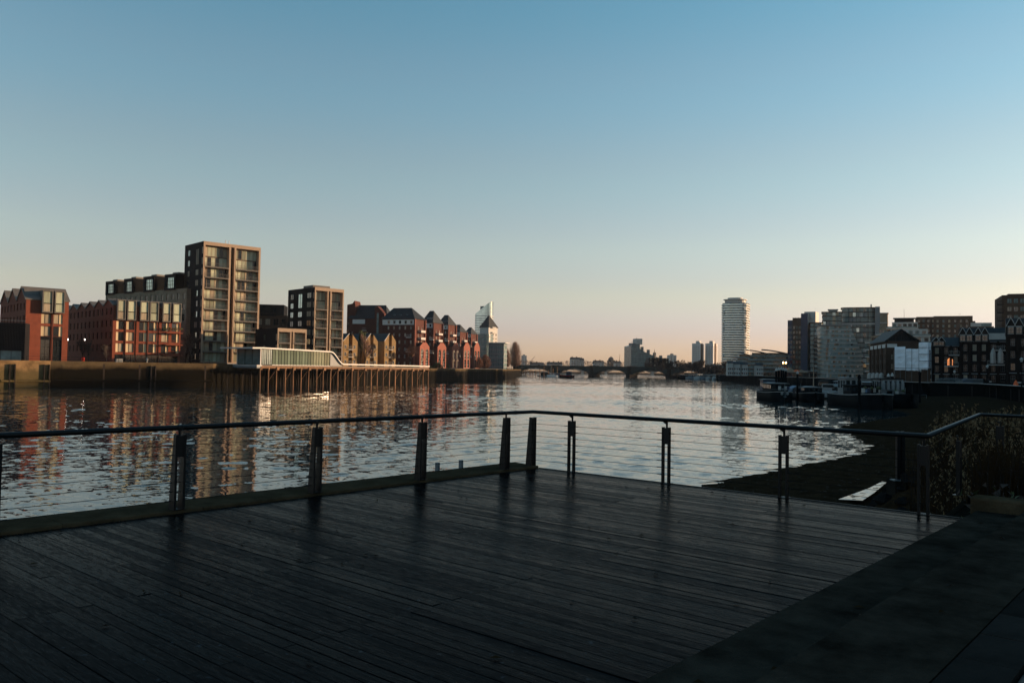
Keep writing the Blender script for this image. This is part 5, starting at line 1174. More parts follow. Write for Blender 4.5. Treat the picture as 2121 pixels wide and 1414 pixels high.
H = B.h(635, 1814); b = MB(); b.box(B.W - .2, -1, 0, B.W + 2.5, 12, H, 'grey_metal'); b.build('end_fin', B.root)
b = MB(); b.box(0, -.4, B.h(672, 1750), B.W, -.1, B.h(669, 1750), 'offwhite'); b.build('cornice', B.root)
b = MB(); b.box(B.W * .86, 3, H, B.W * .9, 5, H + 1.8, 'offwhite'); b.build('flue', B.root)
banded('cream_rotunda', 'small cream rotunda behind the tall end fin', 1822, 540, -22, 1841, 12, 648, m='stock_brick', bands=6, bm='offwhite', r=5)
# stepped curved flats in front
B = Bld('stepped_glass_flats', 'curved glass flats stepping back in tiers towards the brick warehouse', 'building', 1702, 420, -8, px1=1789, D=16, zb=0)
W = B.W; fl = 12; Ht = B.h(674, 1712); fh = Ht / fl
for f in range(fl):
    w = W * (1 if f < 6 else 1 - .046 * (f - 5)); z = f * fh; x0 = 0
    pts = [(w, 0), (w, 16)] + [p for p in rrect(w, 16, min(5, w * .3), 6) if p[0] < w / 2]; o = put('storey', None, B.root, (x0, 0, z))
    b = MB(); b.prism([(p[0] * .95 + .3, p[1] * .95 + .4) for p in pts], 0, fh, 'pale_glass', 'grey_metal'); b.build('storey_glass', o)
    b = MB(); b.prism(pts, -.17, .17, 'offwhite'); b.build('storey_slab', o)
    if f: b = MB(); b.prism([(p[0] * .99 + .1, p[1] * .99 + .1) for p in pts], .14, .95, 'pale_glass'); b.build('glass_balustrade', o)
    b = MB(); rd = random.Random(f)
    for k in range(9): x = w * .1 + rd.random() * w * .75; b.box(x, .2, .2, x + .9, .38, fh - .3, rd.choice(['curtain', 'glass', 'stock_brick', 'offwhite']))
    b.build('window_panel', o, kind='stuff')
b = MB(); w = W * (1 - .046 * 6.4); b.prism(rrect(w + 1.6, 17, 4, 6, -.6, -.6), Ht, Ht + .5, 'grey_metal'); b.build('curved_roof', B.root)
b = MB()
for f in range(9): b.box(-1.6, 1.5, 2 + f * fh, 0.2, 9, 2.15 + f * fh, 'bronze'); b.box(-1.6, 1.5, 2.15 + f * fh, -1.5, 9, 3.0 + f * fh, 'charcoal')
b.build('side_balcony', B.root)

# --- terraced pale blocks and flat brown blocks on the skyline
for i, (a, c, y, Z, lab, m) in enumerate(((1818, 1850, 680, 440, 'pale terraced flats beside the tall end fin', 'stock_brick'), (1840, 1908, 667, 425, 'pale terraced flats under a dark glazed roof storey', 'offwhite'), (1866, 1938, 681, 372, 'pale terraced flats stepping down behind the brick warehouse roof', 'offwhite'), (1796, 1862, 695, 400, 'low pale terrace in front of the tall end fin', 'stock_brick'))):
    B = Bld('terraced_flats', lab, 'building', a, Z, -25, px1=c, D=12, zb=0, group='pale terraced flats behind the brick warehouse'); W = B.W; H = B.h(y, a); fl = max(4, int(H / 3.1)); fh = H / fl
    for f in range(fl):
        ins = max(0, f - fl + 4) * W * .07; fo = grid(0, W - ins, max(3, int(W / 3)), 1.7, .5, fh, 1, fh * .6)
        B.shell(fh, m, {'front': fo}, x=0 if i == 2 else ins * .6, y=ins * .4, z=f * fh, W=W - ins, D=11)
        B.windows('front', fo, x=0 if i == 2 else ins * .6, y=ins * .4, z=f * fh, W=W - ins, D=11, single=False, pm=('teal_glass', 'glass', 'dark_glass'), nx=2)
        if f: b = MB(); b.box(-.8, ins * .4 - 1.2, f * fh - .12, W - ins + 1.2, ins * .4, f * fh + .15, 'white_paint'); b.box(-.8, ins * .4 - 1.2, f * fh + .15, W - ins + 1.2, ins * .4 - 1.12, f * fh + .95, 'teal_glass'); b.build('terrace_ledge', B.root)
    if i == 1: b = MB(); b.box(W * .2, 3, H, W * .8, 10, H + 2.0, 'charcoal'); b.box(W * .16, 2.4, H + 2.0, W * .85, 10.5, H + 2.35, 'grey_metal'); b.tube((W * .5, 5, H + 2), (W * .5, 5, H + 7), .08, .05, 'charcoal'); b.build('roof_storey', B.root)
B = Bld('brown_flats', 'long flat roofed brown brick flats on the skyline behind the terrace', 'building', 1899, 520, -24, px1=2010, D=18, zb=0)
H = B.h(656, 1905); fo = grid(0, B.W, 11, 1.3, H - 3.6, -3.1, 5, 1.8); B.shell(H, 'brown_brick', {'front': fo}, par=.5); B.windows('front', fo, rec=.25, nx=2, pm=('glass', 'teal_glass', 'curtain'))
b = MB(); b.box(B.u(1935), -.5, 0, B.W + 1.5, 6, B.h(654.5, 1950), 'brown_brick'); b.build('front_wing', B.root)
fo = grid(B.u(1937), B.W, 6, 1.3, H - 3.8, -3.1, 5, 1.8)
for o in fo: q = put('window', win_mesh(1.3, 1.8, 2, 1, 'charcoal'), B.root, (o[0], -.56, o[2])); put('pane', quad_mesh(1.3, 1.8, random.choice(['glass', 'teal_glass', 'curtain'])), q)
for px in (1908, 1926): 
    for f in range(4): balcony(B, B.u(px), B.u(px + 9), H - 3.8 - f * 3.1, 1.2)
B = Bld('far_brown_block', 'small brown block with pale roof box peeping past the brown flats', 'building', 2006, 470, -27, px1=2060, D=14, zb=0)
H = B.h(676, 2020); B.shell(H, 'brown_brick'); b = MB(); b.box(B.u(2012), 1, H, B.u(2056), 9, B.h(668, 2020), 'offwhite'); b.box(B.u(2034), .8, H, B.u(2054), 9, B.h(670, 2040), 'teal_glass'); b.build('roof_box', B.root); B.box('vent_stack', B.u(2008), 3, H, B.u(2022), 8, B.h(664, 2010), 'brown_brick')
B = Bld('brick_tower', 'tall brown brick tower with small corner balconies rising above the gabled terrace', 'building', 2077, 262, -24, px1=2150, D=18, zb=0)
H = B.h(611, 2080); fo = grid(B.W * .12, B.W * 1.05, 5, 1.3, H - 2.6, -2.6, 9, 1.5); fo = [o for o in fo if o[1] < B.W - .2]; lo = grid(0, 18, 4, 1.2, H - 2.6, -2.6, 9, 1.5)
B.shell(H, 'brown_brick', {'front': fo, 'left': lo}, par=.6); B.windows('front', fo, rec=.25, nx=2, pm=('curtain', 'teal_glass', 'glass')); B.windows('left', lo, rec=.25, nx=2)
b = MB(); b.box(B.W * .18, .3, H, B.W, 16, B.h(608, 2095), 'brown_brick'); b.build('raised_parapet', B.root)
for f in range(9): o = balcony(B, -1.3, .4, H - 2.9 - f * 2.6, 1.1, y=.9)

# --- brick warehouse with shallow dark gable, wrapped scaffold
B = Bld('brick_gable_warehouse', 'brown brick warehouse flats with a shallow dark gable and white bands', 'building', 1838, 250, -14, px1=1903, D=27, zb=0)
W = B.W; D = B.D; He = B.h(706, 1838); pk = B.u(1867); hp = B.h(683, 1867); hr = B.h(707, 1902)
lo = grid(1, D - 1, 7, 1.0, .8, 2.9, 3, 1.7); fo = grid(W * .1, W * .95, 5, 1.0, .8, 2.9, 3, 1.7)
B.shell(He - .02, 'brown_brick', {'left': lo, 'front': fo}); B.windows('left', lo, nx=2, ny=2, pm=('glass', 'glass', 'curtain')); B.windows('front', fo, nx=2, ny=2, pm=('glass', 'curtain'))
b = MB(); b.extr([(0, He), (W, hr), (pk, hp)], 'y', .25, D, 'slate'); b.build('gable_end', B.root)
b = MB()
for (x0, z0), (x1, z1) in (((-.7, He - .35), (pk, hp)), ((pk, hp), (W + .7, hr - .35))):
    i = len(b.v); b.v += [(x0, -.6, z0), (x1, -.6, z1), (x1, D, z1), (x0, D, z0), (x0, -.6, z0 + .35), (x1, -.6, z1 + .35), (x1, D, z1 + .35), (x0, D, z0 + .35)]
    for f in ((0, 1, 5, 4), (4, 5, 6, 7), (0, 3, 2, 1), (1, 2, 6, 5), (3, 0, 4, 7)): b.f.append(tuple(i + a for a in f)); b.m.append(b.mi('slate'))
b.build('roof', B.root)
b = MB(); rb_ = MB(); rb_.box(-.06, .08, 0, .06, .25, 1, 'charcoal'); RM = rb_.mesh('cladding_rib')
for k in range(1, 20):
    x = W * k / 20; zt_ = He + (hp - He) * x / pk if x < pk else hp + (hr - hp) * (x - pk) / (W - pk); q = put('cladding_rib', RM, B.root, (x, 0, min(He, hr) + .1)); q.scale.z = max(.1, zt_ - min(He, hr) - .2)
for i in range(4): b = MB(); y0 = D * i / 4 + .5; b.box(-.25, y0, He - 2.0, -.02, y0 + D / 4 - .9, He - .9, 'white_paint'); b.build('white_band', B.root)
b = MB(); b.box(0, -.2, He - 2.0, W * .32, -.02, He - .9, 'white_paint'); b.build('white_band', B.root)
for i in range(5): b = MB(); y0 = D * i / 4; b.box(-.4, y0 - .35, 0, -.02, y0 + .35, He - 1, 'brown_brick'); b.build('brick_pier', B.root)
for i in range(4): b = MB(); b.lathe([(.75, 0), (.75, 1.9), (.5, 2.4), (.1, 2.6)], 'offwhite', 8, (-1.0, D * (i + .4) / 4)); b.build('white_porch', B.root)
B = Bld('scaffolded_house', 'house end wrapped in white scaffold sheeting with seams', 'scaffold', 1854, 236, -22, px1=1931, D=9, zb=0)
W = B.W; b = MB(); u = lambda px: B.u(px); zb_ = B.h(763, 1860)
segs = [(1854, 1876.5, 718, 766, 0, .5), (1876.5, 1904.5, 722, 767, .9, 1.1), (1904.5, 1923, 714, 765, .2, .2), (1923, 1931, 712, 763, .2, 2.2)]
for i, (a, c, yt, yb, d0, d1) in enumerate(segs):
    nz_, nx_ = 10, 6; q = MB(); rd = random.Random(i); z0, z1 = B.h(yb, a), B.h(yt if a != 1923 else 711, a)
    if i >= 2: z1 = B.h(709, 1915)
    for j in range(nz_ + 1):
        for k in range(nx_ + 1): t = k / nx_; q.v.append((u(a) + (u(c) - u(a)) * t, d0 + (d1 - d0) * t + .12 * math.sin(t * math.pi) * (1 if j % 3 else .1) + rd.uniform(-.05, .05), z0 + (z1 - z0) * j / nz_ + (rd.uniform(-.08, .08) if j in (0, nz_) else 0)))
    for j in range(nz_):
        for k in range(nx_): a_ = j * (nx_ + 1) + k; q.f.append((a_, a_ + 1, a_ + nx_ + 2, a_ + nx_ + 1)); q.m.append(q.mi('white_sheet'))
    q.build('sheeting', B.root)
b = MB(); b.box(.1, 1.3, 0, W - .2, 8.5, B.h(724, 1880), 'brown_brick'); b.build('wall', B.root)
for i in range(4): b = MB(); z = zb_ + .3 + i * 1.9; b.box(u(1904), .0, z, u(1931), .06, z + .09, 'charcoal') if i else b.box(-.1, -.1, z - .2, W, .1, z - .1, 'charcoal'); b.build('scaffold_ledger', B.root)
for px in (1855, 1866, 1877, 1890, 1905, 1923, 1931): b = MB(); b.tube((u(px), .9, 0), (u(px), .9, B.h(722, 1880)), .05, .05, 'grey_metal', 5); b.build('scaffold_tube', B.root)

# --- dark gabled terrace
def gable_terrace(label, a, c, Z, ang, ye, yr, gpx, group, D=11):
    B = Bld('gabled_terrace', label, 'terrace', a, Z, ang, px1=c, D=D, zb=0, group=group); W = B.W; H = B.h(ye, a); Hr = B.h(yr, a); m = 'dark_brick'
    gw = 1.9; gops = []; gx_ = [B.u(p) for p in gpx]; ng = max(3, int(W / 2.2))
    xs_ = [W * (i + .5) / ng for i in range(ng)]
    for f in range(4): gops += [(x - .5, x + .5, .5 + f * H / 4.1, .5 + f * H / 4.1 + 1.8) for x in xs_]
    B.shell(H, m, {'front': gops}, rec=.22); B.windows('front', gops, rec=.22, nx=2, ny=2, fm='grey_metal', t=.05, pm=('dark_glass', 'dark_glass', 'dark_glass', 'dark_glass', 'glass', 'curtain'))
    r = MB(); r.extr([(-.4, H), (D / 2, Hr), (D + .4, H)], 'x', -.2, W + .2, 'slate'); r.build('roof', B.root)
    for x in gx_:
        o = put('gabled_dormer', None, B.root, (x - gw / 2, -.35, H)); h = (Hr - H) * .62
        b = MB(); b.box(0, 0, -.3, gw, 4, h * .75, 'dark_brick'); b.box(.25, -.05, 0, gw - .25, 0, h * .75, 'offwhite'); b.extr([(0, h * .75), (gw, h * .75), (gw / 2, h * 1.5)], 'y', 0, 5, 'dark_brick'); b.build('dormer_wall', o)
        b = MB()
        for s, x0 in ((1, -.15), (-1, gw + .15)): b.tube((x0, -.12, h * .7), (gw / 2, -.12, h * 1.56), .09, .09, 'offwhite', 4); b.poly([(x0, -.15, h * .72), (gw / 2, -.15, h * 1.58), (gw / 2, 5, h * 1.58), (x0, 5, h * .72)], 'slate')
        b.build('dormer_roof', o); w_ = put('dormer_window', win_mesh(1.3, h * .6, 2, 2, 'charcoal'), o, (gw / 2 - .65, -.1, .15)); put('pane', quad_mesh(1.3, h * .6, 'glass'), w_)
    for x in (0, *[W * i / ng for i in range(1, ng)], W): b = MB(); b.box(x - .3, -.35, 0, x + .3, 0, H, m); b.build('brick_pier', B.root)
    for z in (H * .22, H * .98): b = MB(); b.box(0, -.25, z, W, 0, z + .25, 'grey_metal'); b.build('string_course', B.root)
    b = MB()
    for i in range(int(W / .5)): b.box(i * .5, -2.4, 0, i * .5 + .05, -2.35, 1.1, 'black_paint')
    b.box(0, -2.4, 1.1, W, -2.34, 1.17, 'black_paint'); b.build('front_railing', B.root)
    for i in range(ng // 2): b = MB(); x = W * (i * 2 + 1) / ng; b.box(x - .6, -2.5, .4, x + .6, -2.42, .75, 'offwhite'); b.build('name_board', B.root)
    return B
G5 = 'dark brick gabled terrace behind the river wall'
B = gable_terrace('dark brick terrace house with a glowing orange arched window over its balcony', 1932, 1990, 236, -27, 716, 697, (1940, 1951), G5)
o = put('arched_window', None, B.root, (B.u(1969), -.25, B.h(757, 1969))); b = MB(); r_ = .75
n = 8; b.poly([(-r_, 0, 0), (r_, 0, 0)] + [(r_ * math.cos(math.pi * k / n), 0, 1.2 + r_ * 1.3 * math.sin(math.pi * k / n)) for k in range(n + 1)], 'lit_window'); b.build('lit_pane', o)
b = MB()
for x in (-.75, -.25, .25, .75): b.box(x - .05, -.08, 0, x + .05, -.02, 1.7 if abs(x) > .5 else 2.0, 'black_paint')
for z in (.02, .6, 1.2): b.box(-.75, -.08, z, .75, -.02, z + .08, 'black_paint')
b.build('window_bars', o)
balcony(B, B.u(1957), B.u(1986), B.h(758, 1970), 1.2, 'offwhite', y=-.1); balcony(B, B.u(1966), B.u(1988), B.h(735, 1970), 1.0, 'offwhite', y=-.1)
B = gable_terrace('dark brick terrace with four pointed white edged dormers in a row', 1991, 2088, 231, -28, 707, 677, (1995, 2009, 2027, 2041), G5)
balcony(B, B.u(2046), B.u(2082), B.h(755, 2060), 1.1, 'offwhite', y=-.1); balcony(B, B.u(2056), B.u(2084), B.h(725, 2060), 1.0, 'offwhite', y=-.1)
for k in range(2): b = MB(); x = B.u(2058 + k * 15); b.lathe([(.7, 0), (.7, 2.6), (.4, 3.6), (.05, 4.2)], 'offwhite', 8, (x, -.6)); b.build('bay_window', B.root, (0, 0, B.h(752, 2060)))
b = MB(); b.box(B.u(2044), -.3, B.h(703, 2060), B.u(2086), .1, B.h(690, 2060), 'offwhite'); b.build('roof_gallery', B.root)
B = gable_terrace('taller dark brick terrace with large dormers running out of the picture', 2088, 2200, 212, -29, 692, 656, (2095, 2112, 2135, 2150, 2170), G5)
# the rest of the riverside row that goes on past the picture and keeps the deck in shade; first block lengthened to shade the mooring piles
for i, (x, y, a, lab) in enumerate(((137, 208, -80, 'first'), (120, 140, -66, 'second'), (98, 84, -62, 'third'), (76, 40, -62, 'fourth'), (58, -6, -70, 'fifth'), (46, -52, -84, 'sixth'))):
    B = Bld('gabled_terrace', 'dark brick riverside terrace beyond the picture edge, ' + lab + ' along towards the deck', 'terrace', 0, 1, a, W=72 if i == 0 else 44, D=12, zb=0, group='riverside terrace continuing past the deck'); B.root.location = (x, y, 0)
    fo = grid(0, 44, 9, 1.2, .9, 3.1, 4, 1.8); B.shell(13.5, 'dark_brick', {'front': fo}); B.windows('front', fo, single=False, rec=.25)
    r = MB(); r.extr([(-.4, 13.4), (6, 17.8), (12.4, 13.4)], 'x', 0, 44, 'slate'); r.build('roof', B.root)
# ================================================================== PROMENADE FURNITURE
o = thing('promenade_railing', 'pale slatted railing along the promenade in front of the gabled terrace', 'railing')
q0, q1 = (gx(1936, 206), 205.5), (gx(2034, 193), 192.5)
b = MB(); b.box(-.03, -.03, 0, .03, .03, 1.1, 'grey_metal'); me = b.mesh('baluster')
for i in range(46): t = i / 45; put('baluster', me, o, (q0[0] + (q1[0] - q0[0]) * t, q0[1] + (q1[1] - q0[1]) * t, .2))
for z in (.45, 1.3): b = MB(); b.tube((*q0, z), (*q1, z), .05, .05, 'grey_metal', 5); b.build('rail_bar', o)
b = MB(); b.tube((q0[0], q0[1] - .3, -.35), (q1[0], q1[1] - .3, -.55), .3, .3, 'concrete', 4); b.build('ledge_beam', o)
def lamp(px, Z, y, lab, lit=None, grp='lamp posts along the promenade', zb=0.0):
    o = thing('street_lamp', lab, 'street lamp', (gx(px, Z), Z, zb), 0, grp); h = zy(y, px, Z) - zb
    b = MB(); b.lathe([(.16, 0), (.12, .8), (.06, 1.0), (.05, h - .7), (.1, h - .65)], 'black_paint', 8); b.build('lamp_post', o)
    b = MB(); b.lathe([(.12, h - .65), (.3, h - .2)], lit or 'offwhite', 8); b.build('lantern_glass', o)
    b = MB(); b.lathe([(.36, h - .2), (.2, h), (.04, h + .15)], 'offwhite' if not lit else 'black_paint', 8); b.build('lantern_cap', o); return o
lamp(1907, 196, 766, 'promenade lamp with a pale lantern cap in front of the white scaffold sheeting')
lamp(2117, 150, 742, 'dark tall lantern lamp post at the picture edge by the large dormers')
lamp(1978, 205, 768, 'slim lamp post before the dark terrace with the glowing window')
lamp(2046, 195, 757, 'slim dark lamp post on the pale coping below the pointed dormers')
o = thing('street_lamp', 'lit street lamp glowing orange above the quay by the wing roofed flats', 'street lamp', (gx(1626, 425), 425, 0)); h = zy(752, 1626, 425)
b = MB(); b.lathe([(.2, 0), (.09, 1), (.08, h)], 'black_paint', 8); b.build('lamp_post', o)
for dx in (-.7, .7):
    b = MB(); b.tube((0, 0, h - .4), (dx, 0, h - .1), .06, .06, 'black_paint'); b.build('lamp_arm', o)
    b = MB(); b.lathe([(.1, h - .2), (.32, h + .1), (.3, h + .5), (.1, h + .7)], 'lamp_glow', 8, (dx, 0)); b.build('lamp_glass', o)
bush('rusty_bush', 'rusty brown bush lit up around the street lamp on the quay', 1624, 428, 0, 11, 6, 'twig_red', 500, 5)
o = thing('marquee', 'pale pointed marquee tent on the quay with an orange parasol beside it', 'tent', (gx(1641, 420), 420, 0)); b = MB()
for i, (x, w) in enumerate(((0, 7), (6, 6))): 
    h0, h1 = 2.4, 5.0 - i; q = [(x - w / 2, 0, h0), (x + w / 2, 0, h0), (x + w / 2, 6, h0), (x - w / 2, 6, h0)]
    for k in range(4): b.poly([q[k], q[(k + 1) % 4], (x, 3, h1)], 'stock_brick')
b.build('canopy', o)
for x in (-3.4, 3.4, 9): b = MB(); b.tube((x, .1, 0), (x, .1, 2.4), .07, .07, 'offwhite'); b.build('tent_pole', o)
o = thing('parasol', 'orange parasol open on the quay next to the pale marquee', 'parasol', (gx(1651, 415), 415, 0)); b = MB(); b.lathe([(1.7, 2.9), (1.1, 3.5), (.05, 3.9)], 'orange_cloth', 8); b.build('canopy', o); b = MB(); b.tube((0, 0, 0), (0, 0, 2.9), .05, .05, 'bark'); b.build('pole', o)
b = MB(); b.lathe([(.5, 0), (.35, .6), (.05, 1.1)], 'orange_cloth', 8); b.build('traffic_cone', None, (gx(2105, 165), 165, .25), label='orange cone standing on the pale coping of the embankment wall', cat='cone')
o = thing('quay_shed', 'low flat pale roofed quay building behind the marquee', 'building', (gx(1652, 435), 435, 0)); b = MB(); b.box(0, 0, 0, 11, 6, 3.0, 'brown_brick'); b.build('wall', o); b = MB(); b.box(-.6, -1.5, 3.0, 12, 7, 3.4, 'offwhite'); b.build('roof', o); b = MB(); b.box(.6, -.05, .4, 10, 0, 2.4, 'glass'); b.build('window', o)
# stone wall face with lit coping near the beach: parked quay bollards
for i, (px, Z) in enumerate(((1948, 207), (1962, 207), (1996, 201), (2016, 198))):
    o = thing('parked_car', ['dark car parked before the glowing arched window', 'grey car parked on the promenade beside a slim lamp post', 'dark car parked under the first pointed dormer', 'dark hatchback parked under the second pointed dormer'][i], 'car', (gx(px, 214), 214, 0), 0, 'cars parked along the terrace')
    b = MB(); b.extr([(0, .35), (4.2, .35), (4.25, .8), (3.4, .95), (2.9, 1.42), (1.2, 1.45), (.5, .95), (0, .85)], 'y', 0, 1.7, ['black_paint', 'grey_metal', 'navy_paint', 'black_paint'][i]); b.build('body', o)
    b = MB(); b.extr([(.75, .95), (3.2, .95), (2.8, 1.36), (1.3, 1.38)], 'y', -.02, 1.72, 'glass'); b.build('side_window', o)
    for x in (.85, 3.35):
        for y in (.02, 1.5): b = MB(); b.tube((x, y, .32), (x, y + .2, .32), .32, .32, 'black_paint', 10); b.build('wheel', o)

# ================================================================== BOATS
def hull(b, L, Bm, H, m, sheer=.5, bow=.35, stern=.25, draft=.8, deckm='black_paint', stripe=None):
    N = 20; secs = []
    for i in range(N + 1):
        t = i / N; w = 1.0
        if t < bow: w = math.sin(math.pi / 2 * (t / bow)) ** .55
        if t > 1 - stern: w = min(w, .72 + .28 * math.sin(math.pi / 2 * ((1 - t) / stern)))
        w = max(w, .04); z = H + sheer * ((1 - t * 1.6) ** 2 if t < .62 else .25 * (t - .62))
        secs.append([(t * L + (0.35 if j in (1, 2) and t < .05 else 0), s * w * Bm / 2 * f, zz) for j, (s, f, zz) in enumerate(((-1, 1, z), (-1, .97, .1), (-1, .6, -draft), (1, .6, -draft), (1, .97, .1), (1, 1, z)))])
    i0 = len(b.v)
    for s in secs: b.v += s
    for i in range(N):
        for j in range(5): a = i0 + i * 6 + j; b.f.append((a, a + 1, a + 7, a + 6)); b.m.append(b.mi(m))
        a = i0 + i * 6; b.f.append((a + 5, a, a + 6, a + 11)); b.m.append(b.mi(deckm))
    b.f.append(tuple(i0 + j for j in range(6))); b.m.append(b.mi(m)); b.f.append(tuple(i0 + N * 6 + j for j in reversed(range(6)))); b.m.append(b.mi(m))
    return secs
def rubrail(secs, m, dz=0.0, r=.07):
    b = MB()
    for j in (0, 5):
        for s, t in zip(secs, secs[1:]): b.tube((s[j][0], s[j][1], s[j][2] + dz), (t[j][0], t[j][1], t[j][2] + dz), r, r, m, 5, cap=False)
    b.tube(secs[0][0], secs[0][5], r, r, m, 5); b.tube(secs[-1][0], secs[-1][5], r, r, m, 5); return b
def cabin(o, x0, x1, w, z0, z1, m, roofm, n, name='cabin', wm='glass', over=.25, front=True):
    b = MB(); b.box(x0, -w / 2, z0, x1, w / 2, z1, m); c = b.build(name, o)
    b = MB(); b.extr([(-w / 2 - over, z1), (w / 2 + over, z1), (w / 2 + over, z1 + .08), (w * .25, z1 + .22), (-w * .25, z1 + .22), (-w / 2 - over, z1 + .08)], 'x', x0 - over, x1 + over, roofm); b.build('cabin_roof', c)
    b = MB(); L = (x1 - x0) / n; h = z1 - z0
    for i in range(n):
        for s in (-1, 1): y = s * (w / 2 + .015); b.poly([(x0 + L * (i + .2), y, z0 + h * .4), (x0 + L * (i + .8), y, z0 + h * .4), (x0 + L * (i + .8), y, z0 + h * .85), (x0 + L * (i + .2), y, z0 + h * .85)], wm)
    k = 3
    for i in range(k):
        for x in (x0 - .015, x1 + .015): y0, y1 = -w / 2 + w * (i + .15) / k, -w / 2 + w * (i + .85) / k; b.poly([(x, y0, z0 + h * .4), (x, y1, z0 + h * .4), (x, y1, z0 + h * .88), (x, y0, z0 + h * .88)], wm)
    b.build('cabin_window', c, kind='stuff'); return c
def boat(name, lab, cat, px, Z, rz, L, Bm, H, m, grp=None, **kw):
    o = thing(name, lab, cat, (gx(px, Z), Z, -4.0), rz, grp); b = MB(); secs = hull(b, L, Bm, H, m, **kw); b.build('hull', o, smooth=True); return o, secs
def clutter(o, x0, x1, w, z, n, seed, name='deck_gear'):
    rd = random.Random(seed)
    for i in range(n):
        b = MB(); x, y = rd.uniform(x0, x1), rd.uniform(-w / 2, w / 2); k = rd.randrange(4)
        if k == 0: b.box(x, y, z, x + rd.uniform(.4, 1), y + rd.uniform(.4, .8), z + rd.uniform(.3, .8), rd.choice(['grey_metal', 'blue_tarp', 'bark', 'black_paint']))
        elif k == 1: b.lathe([(.2, z), (.25, z + .3), (.2, z + .55)], rd.choice(['concrete', 'bark', 'offwhite']), 8, (x, y)); b.lathe([(.05, z + .5), (.35, z + .8), (.1, z + 1.1)], 'leaf', 6, (x, y))
        elif k == 2: b.tube((x, y, z), (x, y, z + rd.uniform(.8, 1.8)), .04, .04, 'grey_metal', 5)
        else: b.lathe([(.28, z), (.3, z + .4), (.28, z + .8)], rd.choice(['navy_paint', 'black_paint', 'offwhite']), 8, (x, y))
        b.build(name, o)
GB = 'houseboats and barges moored off the right bank'
# small launch
o, s_ = boat('small_launch', 'small dark launch with a tilted blue grey windscreen left of the bluff bowed barge', 'boat', 1597, 204, R(70), 7, 2.3, 1.3, 'black_paint', GB); rubrail(s_, 'grey_metal', 0, .05).build('rub_rail', o)
b = MB(); b.extr([(2.2, 1.2), (5.6, 1.2), (5.3, 2.2), (3.2, 3.0), (2.6, 2.9)], 'y', -.95, .95, 'navy_paint'); b.build('cuddy', o); b = MB(); b.poly([(2.28, -.8, 1.4), (2.28, .8, 1.4), (2.62, .8, 2.7), (2.62, -.8, 2.7)], 'sky_glass'); b.poly([(3.0, -.97, 1.6), (5.0, -.97, 1.6), (4.9, -.97, 2.1), (3.2, -.97, 2.7)], 'sky_glass'); b.build('windscreen', o)
# bluff bowed barge
o, s_ = boat('dutch_barge', 'bluff bowed dark barge with pale anchor eyes and an arched pale cabin roof', 'barge', 1627, 171, R(84), 22, 4.6, 1.85, 'black_paint', GB, bow=.16, sheer=.4)
rubrail(s_, 'offwhite', -.15, .06).build('rub_rail', o); rubrail(s_, 'grey_metal', .35, .03).build('hand_rail', o)
for y in (-.55, .55): b = MB(); b.lathe([(.28, -.06), (.3, 0), (.12, .06)], 'boat_white', 10); q = b.build('anchor_eye', o, (.1, y, 1.7)); q.rotation_euler = (0, -math.pi / 2, 0)
b = MB(); b.tube((-.1, .0, 2.0), (-.35, 0, .9), .06, .06, 'grey_metal'); b.tube((-.35, -.35, 1.1), (-.35, .35, 1.1), .05, .05, 'grey_metal'); b.build('anchor', o)
cabin(o, 5, 14, 3.6, 1.9, 3.7, 'black_paint', 'boat_white', 6); cabin(o, 14.5, 18, 3.2, 1.9, 4.4, 'navy_paint', 'boat_white', 2, 'wheelhouse'); clutter(o, 1.5, 4.5, 2.6, 2.4, 6, 31)
# pointed bow barge with wooden mast
o, s_ = boat('sailing_barge', 'dark barge with a tall varnished mast and low rounded hatch roof', 'barge', 1691, 170, R(76), 24, 4.7, 1.7, 'black_paint', GB, bow=.24, sheer=.5)
rubrail(s_, 'offwhite', -.12, .05).build('rub_rail', o); cabin(o, 4, 12, 3.4, 1.9, 3.0, 'black_paint', 'boat_white', 5); clutter(o, 12.5, 19, 3, 1.9, 8, 12)
b = MB(); b.tube((4.2, 0, 1.9), (4.2, 0, zy(760, 1692, 172) + 4), .14, .07, 'bronze', 7); b.build('mast', o)
b = MB(); b.tube((4.2, 0, 12), (0.3, 0, 2.7), .02, .02, 'black_paint', 4); b.tube((4.2, 0, 12), (12, 2, 2), .02, .02, 'black_paint', 4); b.tube((4.2, 0, 12), (12, -2, 2), .02, .02, 'black_paint', 4); b.build('rigging', o)
for i, (px, Z, lab) in enumerate(((1655, 195, 'blue tarpaulin covered boat between the two bow-on barges'), (1668, 188, 'small dark dinghy cluster boat beside the masted barge'))):
    o, s_ = boat('covered_boat', lab, 'boat', px, Z, R(80), 11, 3.2, 1.3, 'navy_paint' if i == 0 else 'black_paint', GB); b = MB(); b.extr([(-1.5, 1.2), (1.5, 1.2), (1.2, 2.4), (0, 3.0), (-1.2, 2.4)], 'x', 1.5, 8.5, 'blue_tarp' if i == 0 else 'charcoal'); b.build('tarpaulin', o); clutter(o, 8, 10, 2, 1.3, 3, i)
# long barge with white striped side running out towards us
o, s_ = boat('long_barge', 'long dark barge angled towards us with a pale stripe along its side', 'barge', 1790, 150, R(74), 44, 5.2, 1.6, 'black_paint', GB, bow=.12, sheer=.5)
b = MB()
for s, t in zip(s_[:14], s_[1:15]): b.tube((s[0][0], s[0][1], s[0][2] - .1), (t[0][0], t[0][1], t[0][2] - .1), .1, .1, 'white_paint', 5); b.tube((s[5][0], s[5][1], s[5][2] - .1), (t[5][0], t[5][1], t[5][2] - .1), .1, .1, 'white_paint', 5)
b.build('side_stripe', o); cabin(o, 12, 24, 4.0, 1.6, 3.3, 'charcoal', 'charcoal', 8); clutter(o, 2, 11, 3.6, 2.4, 12, 5); clutter(o, 25, 40, 3.6, 2.3, 12, 6)
